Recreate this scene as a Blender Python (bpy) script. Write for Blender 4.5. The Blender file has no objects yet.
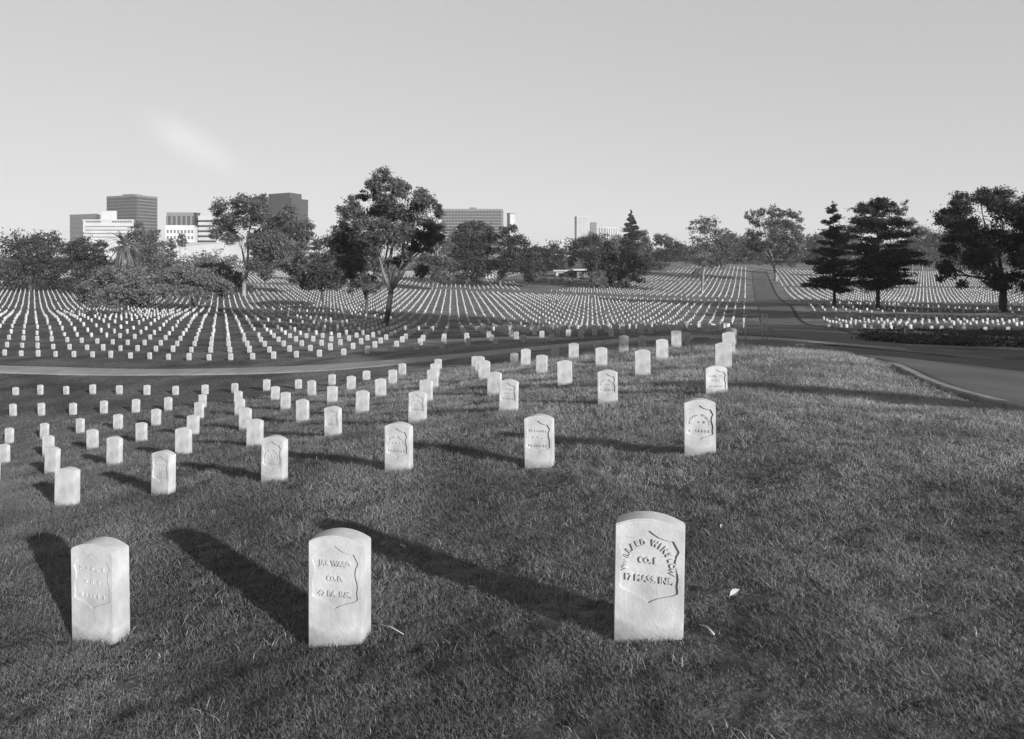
import bpy, bmesh, math, random
import numpy as np
from mathutils import Vector, Matrix, noise
from mathutils.bvhtree import BVHTree
R = math.radians
random.seed(7); rng = np.random.default_rng(7)
scene = bpy.context.scene
C = scene.collection
F = 719.4            # focal length in pixels of the photograph
CX, CY = 520.0, 255.0
EYE = 1.6            # camera height above the ground under it
SUN_AZ = (0.613, -0.79)   # horizontal direction towards the sun
SUN_EL = R(16.6)

def at(x, y, Y):
    return Vector(((x-CX)/F*Y, Y, EYE-(y-CY)/F*Y))

# ------------------------------------------------------------------ materials
def mat(name, col=0.5, rough=0.85, spec=0.2, var=None, scale=5.0, detail=4.0, bump=0.0, bscale=None,
        trans=0.0, var2=None, scale2=0.5, stretch=None, bdist=0.02, crest=0, soil=False):
    m = bpy.data.materials.new(name); m.use_nodes = True
    nt = m.node_tree; N = nt.nodes; L = nt.links
    for n in list(N): N.remove(n)
    out = N.new('ShaderNodeOutputMaterial'); b = N.new('ShaderNodeBsdfPrincipled')
    b.inputs['Roughness'].default_value = rough
    b.inputs['Specular IOR Level'].default_value = spec
    g = lambda v: (v, v, v, 1)
    b.inputs['Base Color'].default_value = g(col)
    tc = N.new('ShaderNodeTexCoord'); src = tc.outputs['Object']
    if stretch:
        mp = N.new('ShaderNodeMapping'); mp.inputs['Scale'].default_value = stretch
        L.new(src, mp.inputs['Vector']); src = mp.outputs['Vector']
    colsock = None
    if var:
        nz = N.new('ShaderNodeTexNoise'); nz.inputs['Scale'].default_value = scale; nz.inputs['Detail'].default_value = detail
        nz.inputs['Roughness'].default_value = 0.65
        L.new(src, nz.inputs['Vector'])
        cr = N.new('ShaderNodeValToRGB'); cr.color_ramp.elements[0].position = 0.3; cr.color_ramp.elements[1].position = 0.7
        cr.color_ramp.elements[0].color = g(var[0]); cr.color_ramp.elements[1].color = g(var[1])
        L.new(nz.outputs['Fac'], cr.inputs['Fac']); colsock = cr.outputs['Color']
    if var2:
        nz2 = N.new('ShaderNodeTexNoise'); nz2.inputs['Scale'].default_value = scale2; nz2.inputs['Detail'].default_value = 5
        L.new(src, nz2.inputs['Vector'])
        cr2 = N.new('ShaderNodeValToRGB'); cr2.color_ramp.elements[0].position = 0.35; cr2.color_ramp.elements[1].position = 0.68
        cr2.color_ramp.elements[0].color = g(var2[0]); cr2.color_ramp.elements[1].color = g(var2[1])
        L.new(nz2.outputs['Fac'], cr2.inputs['Fac'])
        mx = N.new('ShaderNodeMix'); mx.data_type = 'RGBA'; mx.blend_type = 'MULTIPLY'; mx.inputs[0].default_value = 1
        L.new(colsock, mx.inputs[6]); L.new(cr2.outputs['Color'], mx.inputs[7]); colsock = mx.outputs[2]
    if soil:    # splashed soil and moss stain, ragged, low on the stone
        sx = N.new('ShaderNodeSeparateXYZ'); L.new(tc.outputs['Object'], sx.inputs[0])
        nn_ = N.new('ShaderNodeTexNoise'); nn_.inputs['Scale'].default_value = 14; nn_.inputs['Detail'].default_value = 8; L.new(tc.outputs['Object'], nn_.inputs['Vector'])
        a2 = N.new('ShaderNodeMath'); a2.operation = 'MULTIPLY_ADD'; a2.inputs[1].default_value = -.16; L.new(nn_.outputs['Fac'], a2.inputs[0]); L.new(sx.outputs['Z'], a2.inputs[2])
        mr_ = N.new('ShaderNodeMapRange'); mr_.inputs['From Min'].default_value = -.075; mr_.inputs['From Max'].default_value = .03; mr_.inputs['To Min'].default_value = .5; mr_.inputs['To Max'].default_value = 1
        L.new(a2.outputs[0], mr_.inputs['Value']); vm = N.new('ShaderNodeVectorMath'); vm.operation = 'SCALE'; L.new(colsock, vm.inputs[0]); L.new(mr_.outputs[0], vm.inputs['Scale']); colsock = vm.outputs[0]
    if crest:   # turf tone rises from near left to the crest, broken by noise
        sx = N.new('ShaderNodeSeparateXYZ'); L.new(tc.outputs['Object'], sx.inputs[0])
        a1 = N.new('ShaderNodeMath'); a1.operation = 'MULTIPLY_ADD'; a1.inputs[1].default_value = 0.42; L.new(sx.outputs['Y'], a1.inputs[0]); L.new(sx.outputs['X'], a1.inputs[2])
        nn_ = N.new('ShaderNodeTexNoise'); nn_.inputs['Scale'].default_value = 0.9; nn_.inputs['Detail'].default_value = 4; L.new(tc.outputs['Object'], nn_.inputs['Vector'])
        a2 = N.new('ShaderNodeMath'); a2.operation = 'MULTIPLY_ADD'; a2.inputs[1].default_value = 5; L.new(nn_.outputs['Fac'], a2.inputs[0]); L.new(a1.outputs[0], a2.inputs[2])
        mr_ = N.new('ShaderNodeMapRange'); mr_.inputs['From Min'].default_value = 3.5; mr_.inputs['From Max'].default_value = 11; mr_.inputs['To Min'].default_value = .66; mr_.inputs['To Max'].default_value = crest
        L.new(a2.outputs[0], mr_.inputs['Value']); vm = N.new('ShaderNodeVectorMath'); vm.operation = 'SCALE'; L.new(colsock, vm.inputs[0]); L.new(mr_.outputs[0], vm.inputs['Scale']); colsock = vm.outputs[0]
    if colsock: L.new(colsock, b.inputs['Base Color'])
    if bump:
        nb = N.new('ShaderNodeTexNoise'); nb.inputs['Scale'].default_value = bscale or scale; nb.inputs['Detail'].default_value = 6
        L.new(src, nb.inputs['Vector'])
        bp = N.new('ShaderNodeBump'); bp.inputs['Strength'].default_value = bump; bp.inputs['Distance'].default_value = bdist
        L.new(nb.outputs['Fac'], bp.inputs['Height']); L.new(bp.outputs['Normal'], b.inputs['Normal'])
    if trans:
        t = N.new('ShaderNodeBsdfTranslucent'); t.inputs['Color'].default_value = g(col)
        if colsock: L.new(colsock, t.inputs['Color'])
        ms = N.new('ShaderNodeMixShader'); ms.inputs[0].default_value = trans
        L.new(b.outputs[0], ms.inputs[1]); L.new(t.outputs[0], ms.inputs[2]); L.new(ms.outputs[0], out.inputs[0])
    else:
        L.new(b.outputs[0], out.inputs[0])
    return m

M = {}
M['ground'] = mat('lawn', var=(0.035, 0.26), scale=9, detail=12, bump=0.9, bscale=26, var2=(0.6, 1.25), scale2=0.32, rough=1, spec=0, bdist=0.05, crest=1.05)
M['blade'] = mat('grass_blade', var=(0.02, 0.43), scale=60, detail=3, var2=(0.55, 1.25), scale2=0.8, trans=0.25, rough=0.6, spec=0.3, crest=1.25)
M['straw'] = mat('pale_grass_blade', var=(0.12, 0.44), scale=50, detail=3, trans=0.3, rough=0.6, spec=0.3)
M['marble'] = mat('white_marble', var=(0.35, 0.47), scale=7, detail=12, bump=0.35, bscale=70, rough=0.85, spec=0.15, bdist=0.006, var2=(0.78, 1.0), scale2=8, stretch=(1, 1, .75), soil=True)
M['marble_far'] = mat('white_marble_far', var=(0.25, 0.46), scale=1.1, detail=3, rough=0.8)
M['asphalt'] = mat('asphalt', var=(0.06, 0.095), scale=30, detail=8, bump=0.3, bscale=80, var2=(0.75, 1.15), scale2=0.5, rough=0.9, spec=0.3)
M['gutter'] = mat('wet_gutter', var=(0.015, 0.03), scale=4)  # near-black tone for the narrow strip along the road edge
M['paving'] = mat('pale_paving', var=(0.19, 0.27), scale=6, detail=8, var2=(0.8, 1.1), scale2=0.7, rough=0.95)
M['concrete'] = mat('concrete', var=(0.12, 0.25), scale=5, detail=8, bump=0.3, bscale=30)
M['bark_dark'] = mat('dark_bark', var=(0.03, 0.08), scale=3, stretch=(1, 1, .25), bump=0.8, bscale=6, bdist=.1)
M['bark_pale'] = mat('pale_bark', var=(0.09, 0.26), scale=1.2, stretch=(1, 1, .3), bump=0.4, bscale=6, bdist=.05)
M['bark_mid'] = mat('brown_bark', var=(0.07, 0.17), scale=2, stretch=(1, 1, .25), bump=0.7, bscale=6, bdist=.1)
M['leaf'] = mat('green_foliage', var=(0.045, 0.125), scale=1.3, trans=0.3, rough=0.5, spec=0.35)
M['leaf_dark'] = mat('dark_foliage', var=(0.02, 0.055), scale=1.3, trans=0.2, rough=0.55, spec=0.3)
M['leaf_pale'] = mat('pale_foliage', var=(0.075, 0.17), scale=1.3, trans=0.3, rough=0.55, spec=0.35)
M['needle'] = mat('cedar_needles', var=(0.014, 0.05), scale=2, trans=0.15, rough=0.6, spec=0.25)
M['ivy'] = mat('ivy_leaves', var=(0.03, 0.09), scale=6, trans=0.2, rough=0.5)
M['glass_dark'] = mat('dark_glass', 0.035, rough=0.25, spec=0.5)
M['glass_mid'] = mat('tinted_glass', 0.10, rough=0.3, spec=0.5)
M['wall_white'] = mat('white_render', var=(0.34, 0.42), scale=.1)
M['wall_grey'] = mat('grey_panels', var=(0.12, 0.15), scale=.1)
M['wall_dark'] = mat('dark_panels', var=(0.04, 0.055), scale=.1)
M['wall_pale'] = mat('pale_concrete_wall', var=(0.3, 0.38), scale=.1)
M['steel'] = mat('galvanised_pipe', 0.33, rough=0.45, spec=0.5)
M['dead_leaf'] = mat('dry_leaf', var=(0.28, 0.45), scale=60, trans=.2)
M['twig'] = mat('dry_twig', 0.34)
M['dark_stone'] = mat('dark_granite', 0.03, rough=0.4, spec=0.5)

# ------------------------------------------------------------------ object helpers
def tag(o, label=None, cat=None, group=None, kind=None):
    if label: o['label'] = label
    if cat: o['category'] = cat
    if group: o['group'] = group
    if kind: o['kind'] = kind
    return o
def link(name, me, m=None, parent=None, loc=None):
    o = bpy.data.objects.new(name, me); C.objects.link(o)
    if m is not None and me is not None and len(me.materials) == 0: me.materials.append(m)
    if parent: o.parent = parent
    if loc is not None: o.location = loc
    return o
def empty(name, loc, rz=0.0):
    o = bpy.data.objects.new(name, None); C.objects.link(o); o.location = loc; o.rotation_euler = (0, 0, rz)
    o.empty_display_size = .2
    return o
def np_mesh(name, V, Fc, smooth=False):
    me = bpy.data.meshes.new(name)
    V = np.asarray(V, dtype=np.float32); Fc = np.asarray(Fc, dtype=np.int32)
    k = Fc.shape[1]
    me.vertices.add(len(V)); me.vertices.foreach_set('co', V.ravel())
    me.loops.add(Fc.size); me.loops.foreach_set('vertex_index', Fc.ravel())
    me.polygons.add(len(Fc)); me.polygons.foreach_set('loop_start', np.arange(0, Fc.size, k, dtype=np.int32))
    if smooth: me.polygons.foreach_set('use_smooth', np.ones(len(Fc), dtype=bool))
    me.update(calc_edges=True); me.validate()
    return me
class MB:
    def __init__(s): s.v = []; s.f = []
    def box(s, c, d, rz=0.0):
        n = len(s.v); cs, sn = math.cos(rz), math.sin(rz)
        for z in (-1, 1):
            for x, y in ((-1, -1), (1, -1), (1, 1), (-1, 1)):
                px, py = x*d[0]/2, y*d[1]/2
                s.v.append((c[0]+px*cs-py*sn, c[1]+px*sn+py*cs, c[2]+z*d[2]/2))
        s.f += [(n, n+3, n+2, n+1), (n+4, n+5, n+6, n+7), (n, n+1, n+5, n+4), (n+1, n+2, n+6, n+5), (n+2, n+3, n+7, n+6), (n+3, n, n+4, n+7)]
    def prism(s, pts, z0, z1):
        n = len(s.v); k = len(pts)
        for z in (z0, z1):
            for p in pts: s.v.append((p[0], p[1], z))
        s.f.append(tuple(range(n+k-1, n-1, -1))); s.f.append(tuple(range(n+k, n+2*k)))
        for i in range(k):
            j = (i+1) % k; s.f.append((n+i, n+j, n+k+j, n+k+i))
    def tube(s, pts, rad, k=7):
        pts = [Vector(p) for p in pts]; n0 = len(s.v)
        up = Vector((0.31, 0.17, 1)).normalized()
        for i, p in enumerate(pts):
            d = (pts[min(i+1, len(pts)-1)]-pts[max(i-1, 0)])
            d = d.normalized() if d.length > 1e-9 else Vector((0, 0, 1))
            a = d.cross(Vector((1, 0, 0)) if abs(d.x) < .8 else Vector((0, 1, 0))).normalized(); b = d.cross(a)
            for q in range(k):
                t = 2*math.pi*q/k
                s.v.append(tuple(p+(a*math.cos(t)+b*math.sin(t))*rad[i]))
        for i in range(len(pts)-1):
            for q in range(k):
                r = (q+1) % k
                s.f.append((n0+i*k+q, n0+i*k+r, n0+(i+1)*k+r, n0+(i+1)*k+q))
        s.f.append(tuple(n0+q for q in range(k-1, -1, -1)))
        s.f.append(tuple(n0+(len(pts)-1)*k+q for q in range(k)))
    def mesh(s, name, smooth=False):
        me = bpy.data.meshes.new(name); me.from_pydata(s.v, [], s.f)
        bm = bmesh.new(); bm.from_mesh(me); bmesh.ops.recalc_face_normals(bm, faces=bm.faces); bm.to_mesh(me); bm.free()
        if smooth: me.polygons.foreach_set('use_smooth', [True]*len(me.polygons))
        me.update(); return me
    def build(s, name, m, parent=None, smooth=False, loc=None):
        return link(name, s.mesh(name, smooth), m, parent, loc)

# ------------------------------------------------------------------ terrain: depth below the eye, fitted through surveyed points
CTRL = [(-15.46,25.31,6.26),(-14.26,29.13,6.32),(-13.85,24.8,6.02),(-12.65,28.62,6.09),(-11.45,32.44,6.12),(-12.24,24.3,5.76),
(-11.04,28.12,5.82),(-9.84,31.94,5.95),(-11.84,19.97,5.39),(-10.64,23.79,5.42),(-9.44,27.61,5.58),(-8.23,31.43,5.68),
(-10.23,19.46,5.05),(-9.03,23.28,5.18),(-7.83,27.1,5.31),(-6.63,30.92,5.37),(-8.63,18.96,4.74),(-7.42,22.78,4.88),
(-6.22,26.6,4.99),(-5.02,30.42,5.10),(-8.22,14.63,4.27),(-7.02,18.45,4.49),(-5.82,22.27,4.58),(-4.62,26.09,4.70),
(-3.41,29.91,4.77),(-6.62,14.13,3.92),(-5.41,17.95,4.17),(-4.21,21.77,4.27),(-3.01,25.59,4.36),(-1.81,29.41,4.58),
(-5.01,13.62,3.63),(-3.81,17.44,3.83),(-2.6,21.26,3.95),(-1.4,25.08,4.07),(-0.2,28.9,4.33),(-4.61,9.29,3.09),
(-3.4,13.11,3.30),(-2.2,16.93,3.46),(-1.0,20.75,3.57),(1.41,28.39,4.02),(-3.0,8.79,2.77),(-1.8,12.61,2.93),
(-0.59,16.43,3.20),(0.61,20.25,3.34),(1.81,24.07,3.47),(-2.6,4.46,2.38),(-1.39,8.28,2.48),(-0.19,12.1,2.64),
(1.01,15.92,2.87),(2.22,19.74,3.06),(3.42,23.56,3.19),(4.62,27.38,3.52),(-0.99,3.96,2.13),(0.21,7.78,2.29),
(1.42,11.6,2.40),(2.62,15.42,2.59),(3.82,19.24,2.81),(5.03,23.06,2.95),(6.23,26.88,3.29),(0.62,3.45,1.82),
(1.82,7.27,2.00),(3.02,11.09,2.13),(4.23,14.91,2.36),
(-13.05,32.9,6.3),(-14.66,33.45,6.49),(-17.9,34.46,6.7),(-21.1,35.5,6.86),(-17.47,30.14,6.65),(-26,37,7.2),(-19,24,7.0),
(-30.7,55.3,7.38),(-34.3,60.65,7.54),(-37.95,66,7.56),(-40,70.8,7.71),(-43.6,76.2,7.71),(-47.2,81.5,7.65),(-20.7,47.95,7.03),
(-30,51,7.25),(-12,45,6.35),(-4.6,42.9,5.6),(0.2,41.4,5.05),(5.02,39.9,4.55),(6.6,39.4,4.35),(9.8,38.3,4.1),(7.8,43.2,4.75),(7.4,47.5,5.08),
(-8.6,86,8.8),(-3,100,10.0),(-56,115,9.4),(-48,115,9.5),(-68,150,11.0),(-80,184,10.8),(-60,190,10.9),
(26,85,8.5),(38,122,10.8),(55,172,11.0),(62,198,11.3),(85,270,8.9),(108,344,5.3),
(71,182,10.9),(53,134,9.6),(118,340,6.5),(33,66,6.8),(39,66,6.9),(80,134,9.7),(110,184,10.4),(200,340,6.3),
(-18,221,11.3),(3,240,11.0),(0,150,11.1),(0,190,11.2),(-75,250,9.5),(-45,270,9.8),(0,300,9.4),(-160,240,10),(-120,180,10.5),
(50,330,6.9),(60,420,4.1),(0,430,8),(-150,430,8),(130,430,4.6),(260,430,5),(-300,430,8),
(0,0,1.6),(0,-6,1.1),(-5,0,2.4),(5,2,1.3),(4.7,7.9,1.74),(4.36,9.8,1.98),(5.33,8.7,1.88),(5.98,10,2.01),(6.8,13.8,2.15),(5.3,17.4,2.42),(8.6,12,2.3),(12,20,3.0),(17,30,4.05),(22,38,4.85),
(10,8,2.1),(12,3,1.7),(20,10,2.5),(30,20,3.2),(15,-10,0.8),(-15,-10,3.3),(-25,10,6.6),(40,10,2.8),(60,0,2.6),(60,40,5.0),(28,48,5.75)]
_c = np.array(CTRL); _P = _c[:, :2]/100.0
def _phi(r2): return 0.5*r2*np.log(np.maximum(r2, 1e-12))
_n = len(_P); _d2 = ((_P[:, None]-_P[None])**2).sum(-1)
_lam = (np.maximum(_c[:, 1], 8.0)/100.0)**2*0.02
_A = np.zeros((_n+3, _n+3)); _A[:_n, :_n] = _phi(_d2)+np.diag(_lam*0.02)
_A[:_n, _n] = 1; _A[:_n, _n+1:] = _P; _A[_n, :_n] = 1; _A[_n+1:, :_n] = _P.T
_w = np.linalg.solve(_A, np.concatenate([_c[:, 2], np.zeros(3)]))
def depth(X, Y):
    X = np.asarray(X, float); Y = np.asarray(Y, float); sh = X.shape
    q = np.stack([X.ravel(), Y.ravel()], 1)
    out = np.zeros(len(q))
    r = np.hypot(q[:, 0], q[:, 1])
    # outside the surveyed area the sheet eases to a level plain
    qc = q*np.where(r > 430, 430/np.maximum(r, 1), 1)[:, None]
    back = np.maximum(0, -qc[:, 1]-8)
    qc[:, 1] = np.where(qc[:, 1] < -8, -8-14*(1-np.exp(-back/14)), qc[:, 1])
    nb = back > 0
    qc[:, 0] = np.where(nb, 18*np.tanh(qc[:, 0]/18), qc[:, 0])
    qq = qc/100.0
    for s in range(0, len(q), 20000):
        e = qq[s:s+20000]; d2 = ((e[:, None]-_P[None])**2).sum(-1)
        out[s:s+20000] = _phi(d2)@_w[:_n]+_w[_n]+e@_w[_n+1:]
    out = np.clip(out, 0.2, 13)
    t = np.clip((r-400)/500, 0, 1); t = t*t*(3-2*t)
    out = out*(1-t)+7.0*t
    return out.reshape(sh)

def build_ground():
    rad = [0.0]; r = 0.6
    while r < 500: rad.append(r); r *= 1.02
    while r < 2600: rad.append(r); r *= 1.06
    rad = np.array(rad[1:])
    ang = list(np.arange(-46, 46.01, 0.4))
    a = 46+4
    while a < 314-0.1: ang.append(a); a += 4
    ang = np.radians(np.array(ang))
    Rr, Aa = np.meshgrid(rad, ang, indexing='ij')
    X = Rr*np.sin(Aa); Y = Rr*np.cos(Aa)
    Z = EYE-depth(X, Y)
    V = np.stack([X, Y, Z], -1).reshape(-1, 3)
    near = np.where((Rr.ravel() < 60))[0]
    for i in near:
        x, y, _ = V[i]; rr = Rr.ravel()[i]; k = min(1, max(0, (60-rr)/30))
        V[i, 2] += k*(0.018*noise.noise(Vector((x*1.6, y*1.6, 3)))+0.010*noise.noise(Vector((x*5, y*5, 9))))
    nr, na = Rr.shape
    i, j = np.meshgrid(np.arange(nr-1), np.arange(na), indexing='ij')
    j2 = (j+1) % na
    Fc = np.stack([i*na+j, i*na+j2, (i+1)*na+j2, (i+1)*na+j], -1).reshape(-1, 4)[:, ::-1]
    me = np_mesh('ground', V, Fc, True)
    # centre cap
    bm = bmesh.new(); bm.from_mesh(me); bm.verts.ensure_lookup_table()
    f = bm.faces.new([bm.verts[k] for k in range(na)][::-1]); bmesh.ops.recalc_face_normals(bm, faces=bm.faces)
    bm.normal_update()
    if sum(ff.normal.z for ff in list(bm.faces)[:50]) < 0: bmesh.ops.reverse_faces(bm, faces=bm.faces)
    bm.to_mesh(me); bm.free()
    me.polygons.foreach_set('use_smooth', [True]*len(me.polygons))
    o = link('ground', me, M['ground']); tag(o, kind='structure')
    bv = BVHTree.FromPolygons([v.co for v in me.vertices], [tuple(p.vertices) for p in me.polygons])
    return o, bv
ground, GB = build_ground()
def gz(x, y):
    h = GB.ray_cast(Vector((x, y, 60)), Vector((0, 0, -1)))
    return h[0].z if h[0] else EYE-float(depth(x, y))
def gnd(x, y): return Vector((x, y, gz(x, y)))
def meet(x, y, Y0=5.0, Y1=600.0):
    """world point where the sight line of a surveyed bearing meets the ground"""
    d = Vector(((x-CX)/F, 1, -(y-CY)/F)).normalized()
    h = GB.ray_cast(Vector((0, 0, EYE))+d*Y0, d)
    return h[0] if h[0] else at(x, y, Y1)

# ------------------------------------------------------------------ lattice of graves
TH = 0.305092; GA = 1.68447; GBs = 4.00496; GX0 = 0.61664; GY0 = 3.45
U = Vector((math.cos(TH), -math.sin(TH))); VV = Vector((math.sin(TH), math.cos(TH)))
def cell(i, j): return (GX0+i*GA*U.x+j*GBs*VV.x, GY0+i*GA*U.y+j*GBs*VV.y)
def uv(x, y):
    dx, dy = x-GX0, y-GY0
    return dx*U.x+dy*U.y, dx*VV.x+dy*VV.y
def world(u, v): return (GX0+u*U.x+v*VV.x, GY0+u*U.y+v*VV.y)

# ------------------------------------------------------------------ roads, kerbs
def strip(name, cl, width, m, lift=0.05, nx=8, step=0.8, kind='structure'):
    pts = []
    for a, b in zip(cl[:-1], cl[1:]):
        a = Vector(a); b = Vector(b); n = max(1, int((b-a).length/step))
        for k in range(n): pts.append(a.lerp(b, k/n))
    pts.append(Vector(cl[-1]))
    for _ in range(6):
        pts = [pts[0]]+[(pts[k-1]+pts[k]*2+pts[k+1])/4 for k in range(1, len(pts)-1)]+[pts[-1]]
    V = []; Fc = []; edge = []
    for k, p in enumerate(pts):
        d = (pts[min(k+1, len(pts)-1)]-pts[max(k-1, 0)]).normalized(); nrm = Vector((-d.y, d.x))
        w = width if not callable(width) else width(k/(len(pts)-1))
        for q in range(nx+1):
            e = p+nrm*w*(q/nx-.5); V.append((e.x, e.y, gz(e.x, e.y)+lift*(1-1.3*abs(2*q/nx-1)**8)))
        edge.append((p+nrm*w*.5, p-nrm*w*.5))
    for k in range(len(pts)-1):
        for q in range(nx):
            a = k*(nx+1)+q; Fc.append((a, a+1, a+nx+2, a+nx+1))
    n0 = len(V)  # skirt down into the ground on both sides
    for k in range(len(pts)):
        for q in (0, nx):
            x, y, z = V[k*(nx+1)+q]; V.append((x, y, z-.25))
    for k in range(len(pts)-1):
        for s_, q in ((0, 0), (1, nx)):
            a = k*(nx+1)+q; b = (k+1)*(nx+1)+q
            Fc.append((a, b, n0+(k+1)*2+s_, n0+k*2+s_))
    me = bpy.data.meshes.new(name); me.from_pydata(V, [], Fc)
    bm = bmesh.new(); bm.from_mesh(me); bmesh.ops.recalc_face_normals(bm, faces=bm.faces)
    bm.normal_update()
    if max(bm.faces, key=lambda f: abs(f.normal.z)).normal.z < 0: bmesh.ops.reverse_faces(bm, faces=bm.faces)
    bm.to_mesh(me); bm.free()
    me.polygons.foreach_set('use_smooth', [True]*len(me.polygons))
    o = link(name, me, m); tag(o, kind=kind)
    return o, edge
def kerb(line, name='kerb', w=0.16, h=0.13):
    pts = [Vector(p[:2]) for p in line]
    V = []; Fc = []
    for k, p in enumerate(pts):
        d = (pts[min(k+1, len(pts)-1)]-pts[max(k-1, 0)]).normalized(); nrm = Vector((-d.y, d.x))
        z = gz(p.x, p.y)
        for s_, zz in ((-.5, -.2), (-.5, h-.02), (-.42, h), (.42, h), (.5, h-.02), (.5, -.2)):
            e = p+nrm*w*s_; V.append((e.x, e.y, z+zz))
    for k in range(len(pts)-1):
        for q in range(5):
            a = k*6+q; Fc.append((a, a+1, a+7, a+6))
    me = bpy.data.meshes.new(name); me.from_pydata(V, [], Fc)
    bm = bmesh.new(); bm.from_mesh(me); bmesh.ops.recalc_face_normals(bm, faces=bm.faces); bm.to_mesh(me); bm.free()
    return tag(link(name, me, M['concrete']), kind='structure')
vroad = 7.68*GBs
cl = [world(u, vroad) for u in (-95, -70, -50, -35, -20, -8, 2, 7)]
lane, le = strip('curving_lane', cl, 2.7, M['paving'], lift=0.05)
# asphalt road that sweeps round the right side of the hill and runs up the avenue
def wpt(u, v):
    p = world(u, v); return (p[0], p[1])
cl = [(8.7, -16), (8.6, -6), (8.8, 1), (9.1, 6), (9.5, 10), (10.5, 14), (12.1, 20), (14.6, 28), wpt(6.0, 37), wpt(5.5, 50), wpt(5.4, 80), wpt(5.4, 130), wpt(5.4, 200), wpt(5.4, 330)]
road, re_ = strip('road', cl, lambda t: 6.2, M['asphalt'], lift=0.03, nx=14)
branch, be_ = strip('side_road', [(13.0, 25.5), (17, 29), (24, 31.5), (40, 33), (75, 33)], 6.0, M['asphalt'], lift=0.05, nx=10)
kerb([e[0] for e in re_ if -12 < e[0].y < 14.5], h=0.07)
gutter, _g = strip('road_gutter', [wpt(8.5, v) for v in (52, 70, 100, 150, 200, 260, 330)], .7, M['gutter'], lift=0.05, nx=4)

# ------------------------------------------------------------------ headstones
SW, ST, SH = 0.318, 0.115, 0.575
def slab_profile(w, h, rise=0.042, n=8):
    pts = [(-w/2, -0.14), (w/2, -0.14), (w/2, h-rise)]
    for k in range(1, n):
        t = 1-2*k/n; pts.append((w/2*t, h-rise+rise*(1-t*t)))
    pts.append((-w/2, h-rise)); return pts
def slab_mesh(name, w=SW, h=SH, t=ST, bevel=0.006, rise=0.042, n=8, rough=0.0, seed=0):
    bm = bmesh.new(); pr = slab_profile(w, h, rise, n)
    a = [bm.verts.new((x, -t/2, z)) for x, z in pr]; b = [bm.verts.new((x, t/2, z)) for x, z in pr]
    k = len(pr); bm.faces.new(a); bm.faces.new(b[::-1])
    for q in range(k): bm.faces.new((a[q], b[q], b[(q+1) % k], a[(q+1) % k])[::-1])
    bmesh.ops.recalc_face_normals(bm, faces=bm.faces)
    if bevel: bmesh.ops.bevel(bm, geom=[e for e in bm.edges if e.calc_face_angle(0) > .35], offset=bevel, segments=2, affect='EDGES')
    me = bpy.data.meshes.new(name); bm.to_mesh(me); bm.free(); me.materials.append(M['marble']); return me
def shield_pts(w, zt, zb):
    """outline of the sunken federal shield, right half mirrored"""
    H = zt-zb
    half = [(0, 1.0), (.16, .955), (.34, .915), (.52, .895), (.70, .885), (.84, .885), (.88, .865), (.97, .80), (1.05, .75), (1.04, .73), (.97, .68), (.925, .61), (.93, .54),
            (.97, .48), (1.02, .43), (1.03, .36), (1.0, .28), (1.03, .20), (1.0, .17), (.82, .135), (.55, .105), (.32, .075), (.14, .04), (0, 0)]
    pts = [(w*x, zb+H*z) for x, z in half]
    return pts+[(-x, z) for x, z in pts[-2:0:-1]]
def text_mesh(body, size):
    cu = bpy.data.curves.new('lettering', 'FONT'); cu.body = body; cu.size = size; cu.extrude = 0.004; cu.offset = 0.0013
    cu.align_x = 'CENTER'; cu.resolution_u = 2
    o = bpy.data.objects.new('lettering', cu); C.objects.link(o)
    dg = bpy.context.evaluated_depsgraph_get(); me = bpy.data.meshes.new_from_object(o.evaluated_get(dg))
    bpy.data.objects.remove(o); bpy.data.curves.remove(cu); return me
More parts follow.
